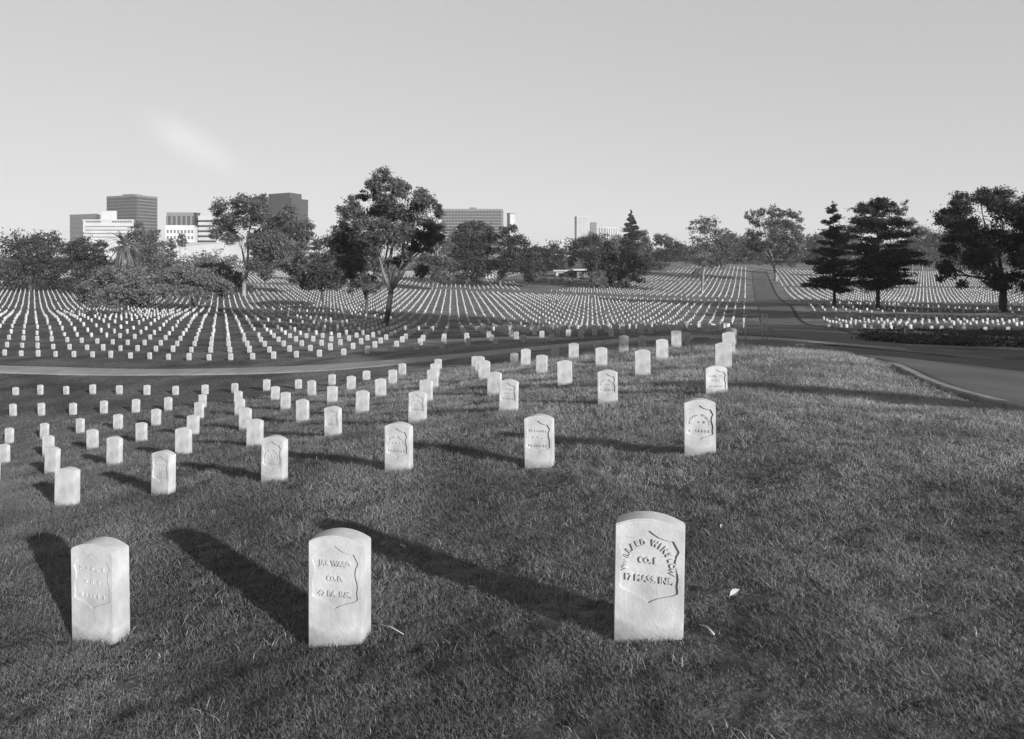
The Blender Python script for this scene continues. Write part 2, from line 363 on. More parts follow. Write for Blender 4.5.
def add_inscription(parent, lines, yface, mm):
    """lines: ('arc', text, r, zc, size, half angle) | ('row', text, z, size, width) | ('worn', z, width, size) | ('wornarc', r, zc, size)"""
    for l in lines:
        bm = bmesh.new(); rr = random.Random(int(sum(v for v in l if not isinstance(v, str))*1000)+len(parent.name)*7+int(parent.location.x*50))
        def add(me, T):
            t = bmesh.new(); t.from_mesh(me); t.transform(T); tm = bpy.data.meshes.new('t'); t.to_mesh(tm); t.free(); bm.from_mesh(tm); bpy.data.meshes.remove(tm); bpy.data.meshes.remove(me)
        def put(me, x, z, ang, sx=1.0):
            add(me, Matrix.Translation((x, yface, z))@Matrix.Rotation(ang, 4, 'Y')@Matrix.Rotation(R(90), 4, 'X')@Matrix.Diagonal((sx, 1, 1, 1)))
        def worn(x, z, ang, size):
            b = MB()
            for q in range(rr.choice((2, 3, 3))):
                if rr.random() < .5: b.box((rr.uniform(-.25, .25)*size, 0, size*.36), (size*.17, .008, size*rr.uniform(.5, .75)))
                else: b.box((0, 0, size*rr.uniform(.05, .65)), (size*rr.uniform(.3, .5), .0078, size*.15))
            add(b.mesh('w'), Matrix.Translation((x, yface, z))@Matrix.Rotation(ang, 4, 'Y'))
        if l[0] == 'arc':
            _, txt, r, zc, size, a0 = l; n = len(txt)
            for k, ch in enumerate(txt):
                if ch == ' ': continue
                a = -a0+2*a0*k/(n-1); put(text_mesh(ch, size), r*math.sin(a), zc+r*math.cos(a), a, .78)
        elif l[0] == 'row':
            _, txt, z, size, width = l; me = text_mesh(txt, size)
            xs = [v.co.x for v in me.vertices]; put(me, 0, z, 0, width/(max(xs)-min(xs)))
        elif l[0] == 'worn':
            _, z, width, size = l; n = max(3, int(width/(size*.75)))
            for k in range(n):
                if rr.random() < .93: worn(-width/2+width*k/(n-1), z, 0, size)
        else:
            _, r, zc, size = l
            for k in range(13):
                a = R(-85+170*k/12)
                if k != 6: worn(r*math.sin(a), zc+r*math.cos(a), a, size)
        me = bpy.data.meshes.new('inscription'); bm.to_mesh(me); bm.free()
        link('inscription', me, mm, parent)
def carved_mesh(w, h, t, sw, zt, zb, d=.009):
    me = slab_mesh('headstone', w, h, t, bevel=.005, n=30)
    o = bpy.data.objects.new('tmp', me); C.objects.link(o)
    pts = shield_pts(sw, zt, zb); bm = bmesh.new()
    a = [bm.verts.new((x, -t/2-.03, z)) for x, z in pts]; b = [bm.verts.new((x*.965, -t/2+d, zb+(z-zb)*.98+.003)) for x, z in pts]
    bm.faces.new(a); bm.faces.new(b[::-1]); k = len(pts)
    for q in range(k): bm.faces.new((a[q], b[q], b[(q+1) % k], a[(q+1) % k]))
    bmesh.ops.recalc_face_normals(bm, faces=bm.faces); cm = bpy.data.meshes.new('cut'); bm.to_mesh(cm); bm.free()
    co = bpy.data.objects.new('cut', cm); C.objects.link(co)
    md = o.modifiers.new('b', 'BOOLEAN'); md.object = co; md.operation = 'DIFFERENCE'; md.solver = 'EXACT'
    dg = bpy.context.evaluated_depsgraph_get(); res = bpy.data.meshes.new_from_object(o.evaluated_get(dg))
    bpy.data.objects.remove(o); bpy.data.objects.remove(co)
    res.name = 'headstone'; res.materials.clear(); res.materials.append(M['marble']); return res
def carved_stone(i, j, w, h, t, lines, yaw=0.0, tilt=(0, 0), sw=.134, label='', group=None):
    x, y = cell(i, j); dd = .009 if j == 0 else .013; me = carved_mesh(w, h, t, sw*w/SW, h-.05, h-.05-.35, dd)
    o = link('headstone', me, None, None, (x, y, gz(x, y)))
    o.rotation_euler = (R(tilt[0]), R(tilt[1]), -TH+R(yaw)); tag(o, label, 'headstone', group)
    add_inscription(o, lines, -t/2+dd-.004, M['marble'])
    return o
G1 = 'headstones on the near slope'
carved = {}
def CS(i, j, *a, **k):
    carved[(i, j)] = carved_stone(i, j, *a, group=G1, **k)
h = .585
CS(0, 0, .325, h, .115, [('arc', 'WILLARD WINSLOW', .098, h-.222, .041, R(98)), ('row', 'CO. E.', h-.21, .042, .095), ('row', '17 MASS. INF.', h-.298, .042, .225)], yaw=3.5, tilt=(0, .9),
   label='large near headstone with arched name above two straight lines, rightmost in front')
h = .60
CS(-1, 0, .315, h, .125, [('row', 'JAS. WARD', h-.165, .040, .185), ('row', 'CO. D.', h-.245, .038, .095), ('row', '42 PA. INF.', h-.330, .040, .195)], yaw=6, tilt=(0, 0),
   label='large near headstone with straight lines of lettering, middle one of the three in front')
h = .61
CS(-2, 0, .325, h, .13, [('worn', h-.165, .16, .036), ('worn', h-.245, .10, .036), ('worn', h-.330, .17, .036)], yaw=1, tilt=(0, -1),
   label='brightly lit headstone with nearly illegible lettering, leftmost of the three in front')
h = .555
for i, (yaw, arch, lb) in enumerate([(4, 1, 'headstone with arched worn lettering, rightmost in the second row'),
    (2, 0, 'headstone with three straight worn lines, second from the right in the second row'),
    (0, 1, 'headstone with arched worn lettering, third from the right in the second row'),
    (-2, 1, 'headstone with deep worn carving, fourth from the right in the second row'),
    (-6, 0, 'headstone turned to show its right edge, fifth from the right in second row')]):
    L_ = ([('wornarc', .085, h-.245, .032)] if arch else [('worn', h-.165, .18, .034)])+[('worn', h-.235, .09, .034), ('worn', h-.325, .19, .034)]
    CS(-i, 1, .31, h+.01*(i % 2), .115, L_, yaw=yaw, tilt=(random.uniform(-1, 1), random.uniform(-.8, .8)), label=lb)
ordn = 'first second third fourth fifth sixth seventh eighth ninth tenth eleventh twelfth thirteenth fourteenth fifteenth sixteenth seventeenth eighteenth nineteenth twentieth'.split()
tens = {2: 'twenty', 3: 'thirty', 4: 'forty', 5: 'fifty', 6: 'sixty', 7: 'seventy', 8: 'eighty', 9: 'ninety'}
tieth = {2: 'twentieth', 3: 'thirtieth', 4: 'fortieth', 5: 'fiftieth', 6: 'sixtieth', 7: 'seventieth', 8: 'eightieth', 9: 'ninetieth'}
def ordinal(n):
    if n <= 20: return ordn[n-1]
    return tieth[n//10] if n % 10 == 0 else tens[n//10]+'-'+ordn[n % 10-1]
def inview(x, y, m=0.0): return y > 1 and -.728-m < x/y < .702+m
third = [(0, 2), (-1, 2), (-2, 2), (-3, 2), (-4, 2)]
h = .55
for k, (i, j) in enumerate(third):
    h = .43 if k == 0 else .55
    CS(i, j, .31 if k else .33, h, .11, ([('wornarc', .085, h-.245, .032)] if k % 2 else [('worn', h-.165, .18, .034)])+[('worn', h-.235, .09, .034), ('worn', h-.325, .19, .034)],
       yaw=(12 if k == 0 else random.uniform(-3, 3)), tilt=(random.uniform(-1, 1), random.uniform(-1, 1)),
       label='headstone with faint worn lettering, %sin the third row from the front' % ('short and rightmost ' if k == 0 else ordinal(k+1)+' from the right '))
variants = [slab_mesh('headstone', SW*a, SH*b, ST*c, bevel=.006, rise=r_) for a, b, c, r_ in ((1, .98, 1, .042), (.96, .95, .95, .03), (1.0, 1.02, 1.0, .045), (.98, .92, 1.05, .036), (1.02, .97, .9, .05))]
low_variants = [slab_mesh('headstone', SW*a*.97, SH*b*.84, ST*c, bevel=.006, rise=.035) for a, b, c in ((1, .98, 1), (.95, .93, .95), (1, 1.05, 1), (1.02, .9, .95))]
far_mesh = slab_mesh('headstone', SW*.95, SH*.82, ST, bevel=0, n=4)
hill = {}
for j in range(0, 7):
    for i in range(-26, 1):
        x, y = cell(i, j)
        if not inview(x, y, .02): continue
        hill.setdefault(j, []).append(i)
hill[6] = [i for i in hill[6] if cell(i, 6)[0] > -28]
def rnd_stone(i, j, me, label, group):
    rs = random.Random(i*131+j*977)
    x, y = cell(i, j); x += rs.uniform(-.04, .04); y += rs.uniform(-.04, .04)
    o = link('headstone', me, None, None, (x, y, gz(x, y)+rs.uniform(-.03, .015)))
    o.rotation_euler = (R(rs.uniform(-1.6, 1.6)), R(rs.uniform(-1.3, 1.3)), -TH+R(rs.uniform(-4, 4)))
    return tag(o, label, 'headstone', group)
nth_row = {0: 'front row', 1: 'second row', 2: 'third row', 3: 'fourth row', 4: 'fifth row', 5: 'sixth row', 6: 'row nearest the lane'}
count = len(carved)
for j in sorted(hill):
    row = sorted(hill[j], reverse=True)
    for k, i in enumerate(row):
        if (i, j) in carved: continue
        adj = ('grey headstone' if (i, j) in ((0, 4), (-1, 5), (-3, 5), (-4, 5), (-2, 5), (-1, 6), (0, 5), (0, 6)) else 'white headstone')
        pos_ = 'rightmost' if k == 0 else ordinal(k+1)+' from the right'
        rnd_stone(i, j, variants[(i*7+j*3) % 5] if j < 6 else low_variants[(i*7+j*3) % 4], '%s on near slope, %s in the %s' % (adj, pos_, nth_row[j]), G1); count += 1
# ---- beyond the lane: which plots hold graves
def has_grave(i, j):
    x, y = cell(i, j); u, v = uv(x, y)
    if not inview(x, y, .03): return False
    if i <= 0:
        if j < 9: return False
        if y < 34: return False
        if 93 < v < 98.5: return False
        # the curved cross lane at the far side of the valley
        e = 228-.75*(x+20)
        if x <= -20: e = 228+.10*(-20-x)
        d = y-e
        if -2 < d < (16 if x > -10 else 10): return False
        if x > 0 and d >= 16:       # upper plot, its left side is cut off by the lawn
            if u < -52+.25*(v-237): return False
            if v > 352: return False
        elif d >= 10 and (v > 262 and u > -95): return False
        if v > 352: return False
        if 262 < v < 266: return False
        return True
    if i >= 5:
        if j < 17: return False
        if i < 7 and v > 92: return False
        if i < 6 and v > 78: return False
        if 120 < v < 124.5 or 160 < v < 166 or 240 < v < 245: return False
        return v < 350
    return False
cells = []
for j in range(9, 92):
    for i in range(-330, 240):
        if has_grave(i, j):
            if random.Random(i*7919+j*104729).random() < .012: continue
            x, y = cell(i, j); cells.append((y, i, j, x))
# the trees' own spots stay free of graves
TREE_SPOTS = []
def free(x, y):
    return all((x-a)**2+(y-b)**2 > 1.0 for a, b in TREE_SPOTS)

# ------------------------------------------------------------------ trees
def leaves(clumps, n, size, seed, flat=1.0, spread=.30, puffs=9, droop=0.0):
    """many small leaf faces gathered in puffs through the volume of the crown; clumps: (x, y, z, rx, ry, rz)"""
    g = np.random.default_rng(seed); cl = np.array(clumps, float)
    vol = (cl[:, 3]*cl[:, 4]*cl[:, 5])**.72; vol /= vol.sum()
    P = []
    for c, w in zip(cl, vol):
        m = max(6, int(n*w)); k = max(4, int(puffs*g.uniform(.7, 1.4)))
        d = g.normal(size=(k, 3)); d /= np.linalg.norm(d, axis=1)[:, None]
        pc = d*(g.uniform(.45, 1.0, (k, 1))); pr = g.uniform(.55, 1.25, k)
        idx = g.integers(0, k, m)
        q = pc[idx]+g.normal(size=(m, 3))*spread*pr[idx][:, None]*np.array([1, 1, .75])
        P.append(c[:3]+q*c[3:6])
    P = np.concatenate(P); m = len(P)
    a = g.normal(size=(m, 3)); a[:, 2] *= flat; a /= np.linalg.norm(a, axis=1)[:, None]
    b = np.cross(a, g.normal(size=(m, 3))); b /= np.linalg.norm(b, axis=1)[:, None]
    s = size*g.uniform(.5, 1.35, m)[:, None]
    a = a*s; b = b*s*.42
    V = np.stack([P-a, P+b-.1*a, P+a, P-b-.1*a], 1).reshape(-1, 3)
    return V, np.arange(4*m).reshape(-1, 4)
def limb_tubes(mb, base, forks, tips, r0, seed, k=7):
    """trunk from base through forks, a few main limbs, then curved branches out to the tips"""
    rs = random.Random(seed)
    f = [Vector(base)]+[Vector(p) for p in forks]; n = len(f)
    mb.tube([f[0]-Vector((0, 0, .4)), f[0]+Vector((0, 0, .12*r0*8))]+f[1:], [r0*1.4, r0*1.05]+[r0*(1-.25*(q+1)/n) for q in range(n-1)], 9)
    top = f[-1]; tips = sorted([Vector(t) for t in tips], key=lambda t: math.atan2(t.x-top.x, max(.3, t.z-top.z)))
    K = min(4, max(2, len(tips)//3)); grp = [tips[q*len(tips)//K:(q+1)*len(tips)//K] for q in range(K)]
    for g_ in grp:
        if not g_: continue
        m = sum(g_, Vector())/len(g_); d = m-top; r = r0*rs.uniform(.46, .6)
        e = top+d*.62; e.z += .08*d.length
        w = Vector((rs.uniform(-.09, .09), rs.uniform(-.09, .09), 0))*d.length
        path = [top-d*.02, top+d*.16+Vector((0, 0, .09*d.length)), top+d*.36+w+Vector((0, 0, .09*d.length)), e]
        mb.tube(path, [r*1.2, r*.95, r*.75, r*.5], k)
        for t in g_:
            st = path[rs.choice((2, 3, 3))]; dd = t-st; q = Vector((rs.uniform(-.14, .14), rs.uniform(-.14, .14), rs.uniform(.0, .14)))*dd.length
            mb.tube([st, st+dd*.3+q, st+dd*.65+q*.7, t], [r*.42, r*.34, r*.2, r*.06], 6)
            for _ in range(3):
                c0 = st+dd*rs.uniform(.35, .85)+q*.7; c1 = c0+Vector((rs.uniform(-1, 1), rs.uniform(-1, 1), rs.uniform(.0, .9)))*max(dd.length, 1.5)*.28
                mb.tube([c0, (c0+c1)/2+Vector((0, 0, .03)), c1], [r*.16, r*.11, r*.03], 4)
def tree(name, cat, label, Y, base, cl, r0, leaf, n, bark='bark_mid', foliage='leaf', fork=None, group=None, spread=.30, puffs=9, seed=None, ntips=9, depthk=1.0, limbs=()):
    """cl: crown clumps as surveyed bearings (x, y, radius) at distance Y; they get their own depth here"""
    seed = seed or (int(base[0])*13+int(base[1])*7)
    rs = random.Random(seed); s = Y/F
    B = at(base[0], base[1], Y); z = gz(B.x, B.y); B.z = z
    xs = [c[0] for c in cl]; half = (max(xs)-min(xs))/2*s+2*s; mx = (max(xs)+min(xs))/2
    C3 = []
    for (x, y, r) in cl:
        p = at(x, y, Y)-B; off = abs(x-mx)*s/half
        dy = rs.uniform(-1, 1)*half*math.sqrt(max(.02, 1-off*off))*.75*depthk
        C3.append((p.x, dy, p.z, r*s*1.02, r*s*1.1, r*s*.92))
        if len(cl) < 26 and off < .75:
            dy2 = -math.copysign(abs(dy)*.5+half*.3*depthk, dy); C3.append((p.x+rs.uniform(-.3, .3)*r*s, dy2, p.z-rs.uniform(0, .4)*r*s, r*s*.9, r*s, r*s*.8))
    root = empty(name, B); tag(root, label, cat, group)
    zc = min(c[2] for c in C3); f = [Vector((at(a, b, Y)-B)) for a, b in fork] if fork else [Vector((0, 0, max(zc*.9, 1.0)))]
    mb = MB(); tips = sorted(C3, key=lambda c: rs.random())[:ntips]
    limb_tubes(mb, (0, 0, 0), f, [Vector((c[0], c[1], c[2])) for c in tips], r0, seed)
    mb.build('trunk', M[bark], root, True)
    for q_, L_ in enumerate(limbs):
        lm = MB(); pts = [at(a, b, Y)-B+Vector((0, -.15+(k_-1)*.25*(-1)**q_, 0)) for k_, (a, b) in enumerate(L_)]
        lm.tube(pts, [r0*(.66-.14*k_) for k_ in range(len(pts))], 7); lm.build('limb', M['bark_mid'], root, True)
    V, Fc = leaves(C3, n, leaf*1.0, seed, spread=spread, puffs=int(puffs*1.4))
    link('crown', np_mesh('crown', V, Fc), M[foliage], root)
    TREE_SPOTS.append((B.x, B.y))
    return root
GT = 'trees scattered among the graves'; GBk = 'trees along the far edge of the cemetery'

main = tree('broadleaf_tree', 'tree', 'tall leafy tree with forked pale limbs and dark leaning trunk, left of centre', 92, (384.5, 334),
    [(388,178,9),(376,190,9),(364,197,6),(398,186,8),(406,194,10),(392,198,13),(418,192,8),(424,204,11),(434,206,7),(440,214,6),(410,212,15),(378,212,15),(356,202,8),(348,212,9),(360,220,13),(344,232,11),
     (340,246,10),(352,246,14),(375,236,17),(398,234,17),(420,230,14),(434,228,9),(362,262,11),(378,250,8),(412,246,9),(428,246,8),(437,238,7),(350,264,9),(344,262,7),(420,270,8),(408,256,8),(392,262,5),(352,276,6)],
    .40, .165, 56000, 'bark_dark', 'leaf', seed=7349, depthk=.85, fork=[(386,322),(389,306),(391,291)], ntips=16, puffs=14, spread=.26, limbs=[[(391,291),(383,272),(379,255),(373,238)],[(383,272),(391,256),(394,240),(398,222)],[(391,291),(402,275),(411,260),(426,246)],[(411,260),(413,240),(417,218)]], group=GT)
tree('broadleaf_tree', 'tree', 'smaller dark trunk and crown standing just behind the tall leafy tree', 125, (366, 318),
    [(350,238,12),(340,255,11),(356,258,12),(372,262,13),(345,272,10),(362,277,11),(385,272,10),(338,283,6),(372,287,7),(354,286,6)], .36, .26, 9000, 'bark_dark', 'leaf', fork=[(367,300)], group=GT)
tree('broadleaf_tree', 'tree', 'very broad tree with bare pale limbs in front of the dark office block at left', 190, (244, 293),
    [(226,206,7),(217,212,6),(219,224,8),(216,234,6),(238,204,8),(248,200,6),(256,204,8),(264,199,6),(268,210,9),(280,212,9),(290,216,9),(299,226,9),(306,236,7),(303,248,8),(290,232,12),(275,226,12),(258,220,11),(238,218,10),
     (234,236,9),(270,242,13),(286,250,13),(258,238,10),(300,262,9),(285,268,10),(268,262,12),(254,254,8),(262,276,6),(290,278,7),(228,228,7)],
    .55, .36, 38000, 'bark_pale', 'leaf', fork=[(244,284),(247,272)], ntips=13, group=GT)
tree('broadleaf_tree', 'tree', 'low rounded pale-leaved tree at the far left with short trunk', 102, (125, 318),
    [(96,283,9),(108,274,9),(122,271,10),(136,276,9),(146,286,8),(152,294,6),(86,292,8),(100,294,10),(114,290,11),(130,290,11),(142,298,7),(92,302,6),(110,303,7),(128,303,7),(84,300,5)],
    .30, .19, 16000, 'bark_dark', 'leaf_pale', fork=[(126,310)], group=GT)
tree('broadleaf_tree', 'tree', 'wide low spreading tree below the white sloping roof at left', 138, (193, 305),
    [(158,282,8),(168,276,8),(180,272,9),(192,273,9),(204,278,9),(216,282,8),(226,288,6),(172,289,8),(186,288,9),(200,290,9),(214,293,7),(162,292,6),(228,294,4),(180,297,5)],
    .34, .25, 14000, 'bark_dark', 'leaf_pale', fork=[(193,298)], group=GT)
tree('broadleaf_tree', 'tree', 'dark flat-domed tree between the wide spreading tree and the pale-limbed one', 215, (222, 289),
    [(196,271,6),(205,269,6),(214,268,6),(224,271,6),(233,275,6),(238,279,7),(228,280,8),(214,274,8),(240,286,5)], .3, .36, 6000, 'bark_dark', 'leaf_dark', group=GT)
tree('umbrella_tree', 'tree', 'small dark umbrella-shaped tree left of the tall leafy tree', 150, (323, 302),
    [(302,281,6),(309,274,6),(318,270,6),(328,270,6),(337,274,6),(343,281,6),(312,283,7),(322,280,8),(332,283,7),(304,287,4),(340,287,4)], .24, .24, 9000, 'bark_dark', 'leaf_dark', fork=[(322,293)], group=GT)
tree('broadleaf_tree', 'tree', 'smooth dome-shaped dark tree behind the small umbrella-shaped tree', 250, (328, 290),
    [(314,249,6),(322,242,6),(331,240,6),(340,245,7),(347,254,7),(318,258,8),(330,254,9),(341,264,8),(322,268,8),(334,272,8),(312,264,6)], .4, .42, 8000, 'bark_dark', 'leaf_dark', group=GBk)
tree('broadleaf_tree', 'tree', 'dark dense tree at the left edge beyond the palm', 195, (88, 296),
    [(70,248,10),(82,244,9),(93,248,9),(103,256,8),(78,258,11),(92,262,11),(106,266,8),(68,266,9),(84,274,10),(100,276,9),(70,284,8),(88,286,8)], .45, .36, 13000, 'bark_dark', 'leaf_dark', group=GBk)
tree('broadleaf_tree', 'tree', 'dark broad tree left of the palm, outermost at the left edge', 205, (30, 298),
    [(8,250,11),(22,242,11),(38,240,11),(52,246,11),(14,266,13),(34,260,13),(52,264,12),(24,278,11),(46,280,10),(4,280,8),(60,276,7)], .5, .4, 12000, 'bark_dark', 'leaf_dark', group=GBk)
tree('broadleaf_tree', 'tree', 'tall mid-grey tree between the palm and the small white office building', 235, (152, 292),
    [(146,229,6),(140,238,7),(150,238,8),(158,246,8),(163,256,6),(168,266,6),(134,248,8),(148,252,10),(160,262,10),(172,270,9),(140,264,9),(152,274,9),(128,262,8),(120,270,7),(188,274,5)], .45, .4, 14000, 'bark_mid', 'leaf', group=GBk)
tree('broadleaf_tree', 'tree', 'slim dark tree in front of the low white wing, right of the mid-grey tree', 300, (180, 290),
    [(182,236,2.5),(181,241,3),(183,245,3),(170,241,2.5)], .12, .45, 900, 'bark_dark', 'leaf', group=GBk)
tree('broadleaf_tree', 'tree', 'airy mid-grey tree just behind the tall leafy tree on its right', 225, (432, 291),
    [(440,228,6),(432,240,8),(443,246,8),(426,256,8),(436,262,9),(448,262,8),(420,270,7),(432,276,7),(446,276,7)], .35, .38, 6500, 'bark_mid', 'leaf', group=GBk, spread=.36)
tree('broadleaf_tree', 'tree', 'large dark tree in front of the wide central office block', 250, (466, 291),
    [(462,226,5),(470,224,6),(480,226,6),(488,229,6),(458,236,8),(470,236,10),(484,238,9),(462,243,9),(478,244,9),(452,248,9),(466,250,11),(480,252,11),(492,250,7),(456,264,9),(470,266,10),(484,266,9),(476,277,7),(460,277,6)], .6, .4, 17000, 'bark_dark', 'leaf_dark', group=GBk)
tree('broadleaf_tree', 'tree', 'dark tree with visible single trunk right of the wide central office block', 246, (500, 291),
    [(504,231,5),(513,229,5),(500,240,8),(511,240,8),(521,240,7),(527,248,7),(533,255,7),(506,252,9),(518,254,9),(496,262,9),(510,265,9),(524,266,9),(536,266,7),(502,273,5),(530,275,7),(541,272,6)], .42, .4, 14000, 'bark_mid', 'leaf_dark', fork=[(500,280)], group=GBk)
for x, w, top, n_ in ((553, 9, 249, 'dark bushy tree right of the central dark pair, behind the low pale buildings'), (538, 8, 250, 'dark rounded tree between the dark pair and the low pale buildings')):
    tree('broadleaf_tree', 'tree', n_, 350, (x, 283), [(x-6,top+3,5),(x+1,top,5),(x+8,top+4,5),(x-8,top+11,6),(x,top+10,7),(x+9,top+12,6),(x-3,top+18,6),(x+6,top+19,6)], .4, .5, 5000, 'bark_dark', 'leaf_dark', group=GBk)
tree('broadleaf_tree', 'tree', 'broad dark tree with leaning pale trunk left of the tall conifer', 244, (612, 290),
    [(574,246,6),(584,241,6),(596,241,6),(607,246,6),(618,252,7),(630,259,7),(641,261,6),(650,262,6),(578,256,7),(590,254,8),(604,256,9),(618,260,9),(632,266,9),(645,270,6),(592,266,8),(606,270,8),(620,274,8),(634,277,6),(608,281,5),(622,284,4),(570,262,5)],
    .42, .4, 19000, 'bark_pale', 'leaf_dark', fork=[(610,279)], group=GBk)
tree('broadleaf_tree', 'tree', 'slender grey tree immediately right of the tall conifer', 350, (643, 274),
    [(643,233,4),(645,240,5),(641,248,5),(647,252,5),(643,260,5)], .3, .5, 2500, 'bark_mid', 'leaf', group=GBk)
tree('broadleaf_tree', 'tree', 'dark round-topped tree standing above the sloping lawn right of the conifer', 400, (664, 268),
    [(650,245,5),(658,240,6),(667,240,6),(676,244,6),(683,250,4),(652,253,6),(664,251,7),(676,254,6),(660,259,5),(670,260,5)], .5, .5, 8000, 'bark_dark', 'leaf_dark', group=GBk)
tree('shrub', 'small tree', 'tiny light tree alone on the sloping lawn', 325, (661, 277),
    [(656,266,3),(661,263,3),(667,265,3),(661,268,3)], .15, .4, 1200, 'bark_dark', 'leaf', group=GBk)
tree('shrub', 'shrub', 'pale fluffy shrub at the foot of the broad dark tree', 236, (597, 290),
    [(594,276,4),(600,274,4),(604,280,4),(592,283,4),(599,284,5),(606,286,3)], .15, .3, 2600, 'bark_pale', 'leaf_pale', group=GBk)
tree('eucalyptus_tree', 'tree', 'slender airy tree with white trunk left of the avenue', 212, (702, 289),
    [(692,223,4),(691,231,5),(693,240,4),(700,220,4),(706,221,5),(713,223,5),(704,229,6),(712,232,6),(722,232,5),(727,240,6),(718,240,6),(706,246,5),(695,250,6),(714,252,6),(726,252,6),(733,250,4),(700,262,5),(712,264,5),(697,272,4),(720,262,5)],
    .34, .3, 6500, 'bark_pale', 'leaf', fork=[(703,275),(706,255)], group=GT, ntips=8, spread=.34)
tree('broadleaf_tree', 'tree', 'tall tree with forking trunk at the head of the avenue', 258, (776, 284),
    [(752,215,4),(749,218,3),(758,212,4),(766,212,5),(775,213,5),(784,214,5),(793,214,5),(798,220,4),(762,222,6),(774,223,7),(786,225,7),(797,230,6),(754,232,5),(764,234,7),(778,236,8),(791,238,8),(801,242,5),(752,244,6),(764,247,8),(778,249,8),(792,250,7),(758,257,6),(772,259,6),(786,260,6),(800,254,5)],
    .55, .36, 20000, 'bark_pale', 'leaf', fork=[(776,276),(774,268)], group=GT, ntips=12)
for (x, top, n_) in ((731, 236, 'mid-grey tree behind and right of the slender white-trunked tree'), (744, 242, 'dark low tree closing the end of the avenue'), (722, 246, 'dark bush behind the foot of the slender white-trunked tree')):
    tree('broadleaf_tree', 'tree', n_, 395, (x, 267), [(x-4,top+3,4),(x+2,top,4),(x+7,top+5,4),(x-6,top+10,5),(x+2,top+9,6),(x+8,top+13,5),(x-2,top+16,5)], .35, .5, 4500, 'bark_mid', 'leaf', group=GBk)
tree('eucalyptus_tree', 'tree', 'tall spiky eucalyptus rising behind the right-hand cedar', 262, (899, 287),
    [(900,203,3),(899,209,4),(897,216,5),(901,223,5),(896,231,6),(903,238,6),(897,246,7),(905,252,5),(898,260,6),(862,205,4),(867,212,5),(874,205,4)], .4, .34, 8000, 'bark_pale', 'leaf_dark', group=GBk, spread=.34)
tree('eucalyptus_tree', 'tree', 'thin eucalyptus with tufted top, right of the tall spiky one', 275, (912, 287),
    [(912,221,4),(909,227,4),(915,229,3),(911,240,4),(914,248,5),(909,256,5)], .3, .34, 3200, 'bark_pale', 'leaf', group=GBk, spread=.34)
tree('shrub', 'shrub', 'light rounded shrub before the dark hedge at right', 325, (922, 275),
    [(914,257,4),(920,252,4),(927,250,4),(934,253,4),(938,258,3),(922,260,5),(930,262,4)], .3, .4, 3800, 'bark_pale', 'leaf_pale', group=GBk)
for (x, top, w, n_) in ((922, 231, 8, 'mid-grey tree behind the light rounded shrub at right'), (940, 235, 9, 'dark background tree between the shrub and the big right-edge tree'), (958, 238, 8, 'background tree partly behind the big right-edge tree'), (818, 240, 9, 'background tree filling the gap left of the cedars')):
    tree('broadleaf_tree', 'tree', n_, 400, (x, 269), [(x-w,top+4,5),(x-2,top,6),(x+w-2,top+3,5),(x-w,top+14,6),(x,top+11,7),(x+w,top+14,6),(x-4,top+22,6),(x+6,top+23,6)], .4, .5, 6500, 'bark_mid', 'leaf', group=GBk)
tree('broadleaf_tree', 'tree', 'massive very dark tree at the right edge with low drooping boughs', 118, (1003, 312),
    [(962,207,8),(952,214,8),(944,222,8),(972,200,9),(984,196,10),(998,194,11),(1014,198,12),(1030,206,12),(962,222,12),(980,216,14),(1000,214,15),(1022,222,14),(950,236,10),(966,240,13),(986,238,15),(1008,240,16),(1030,244,14),(950,252,9),(968,256,12),(988,260,14),(1012,262,14),(1034,262,12),(944,266,6),(958,270,9),(976,276,10),(998,280,11),(1020,280,11),(947,279,4),(964,284,5),(1040,230,10)],
    .6, .22, 64000, 'bark_dark', 'needle', group=GT, ntips=12)

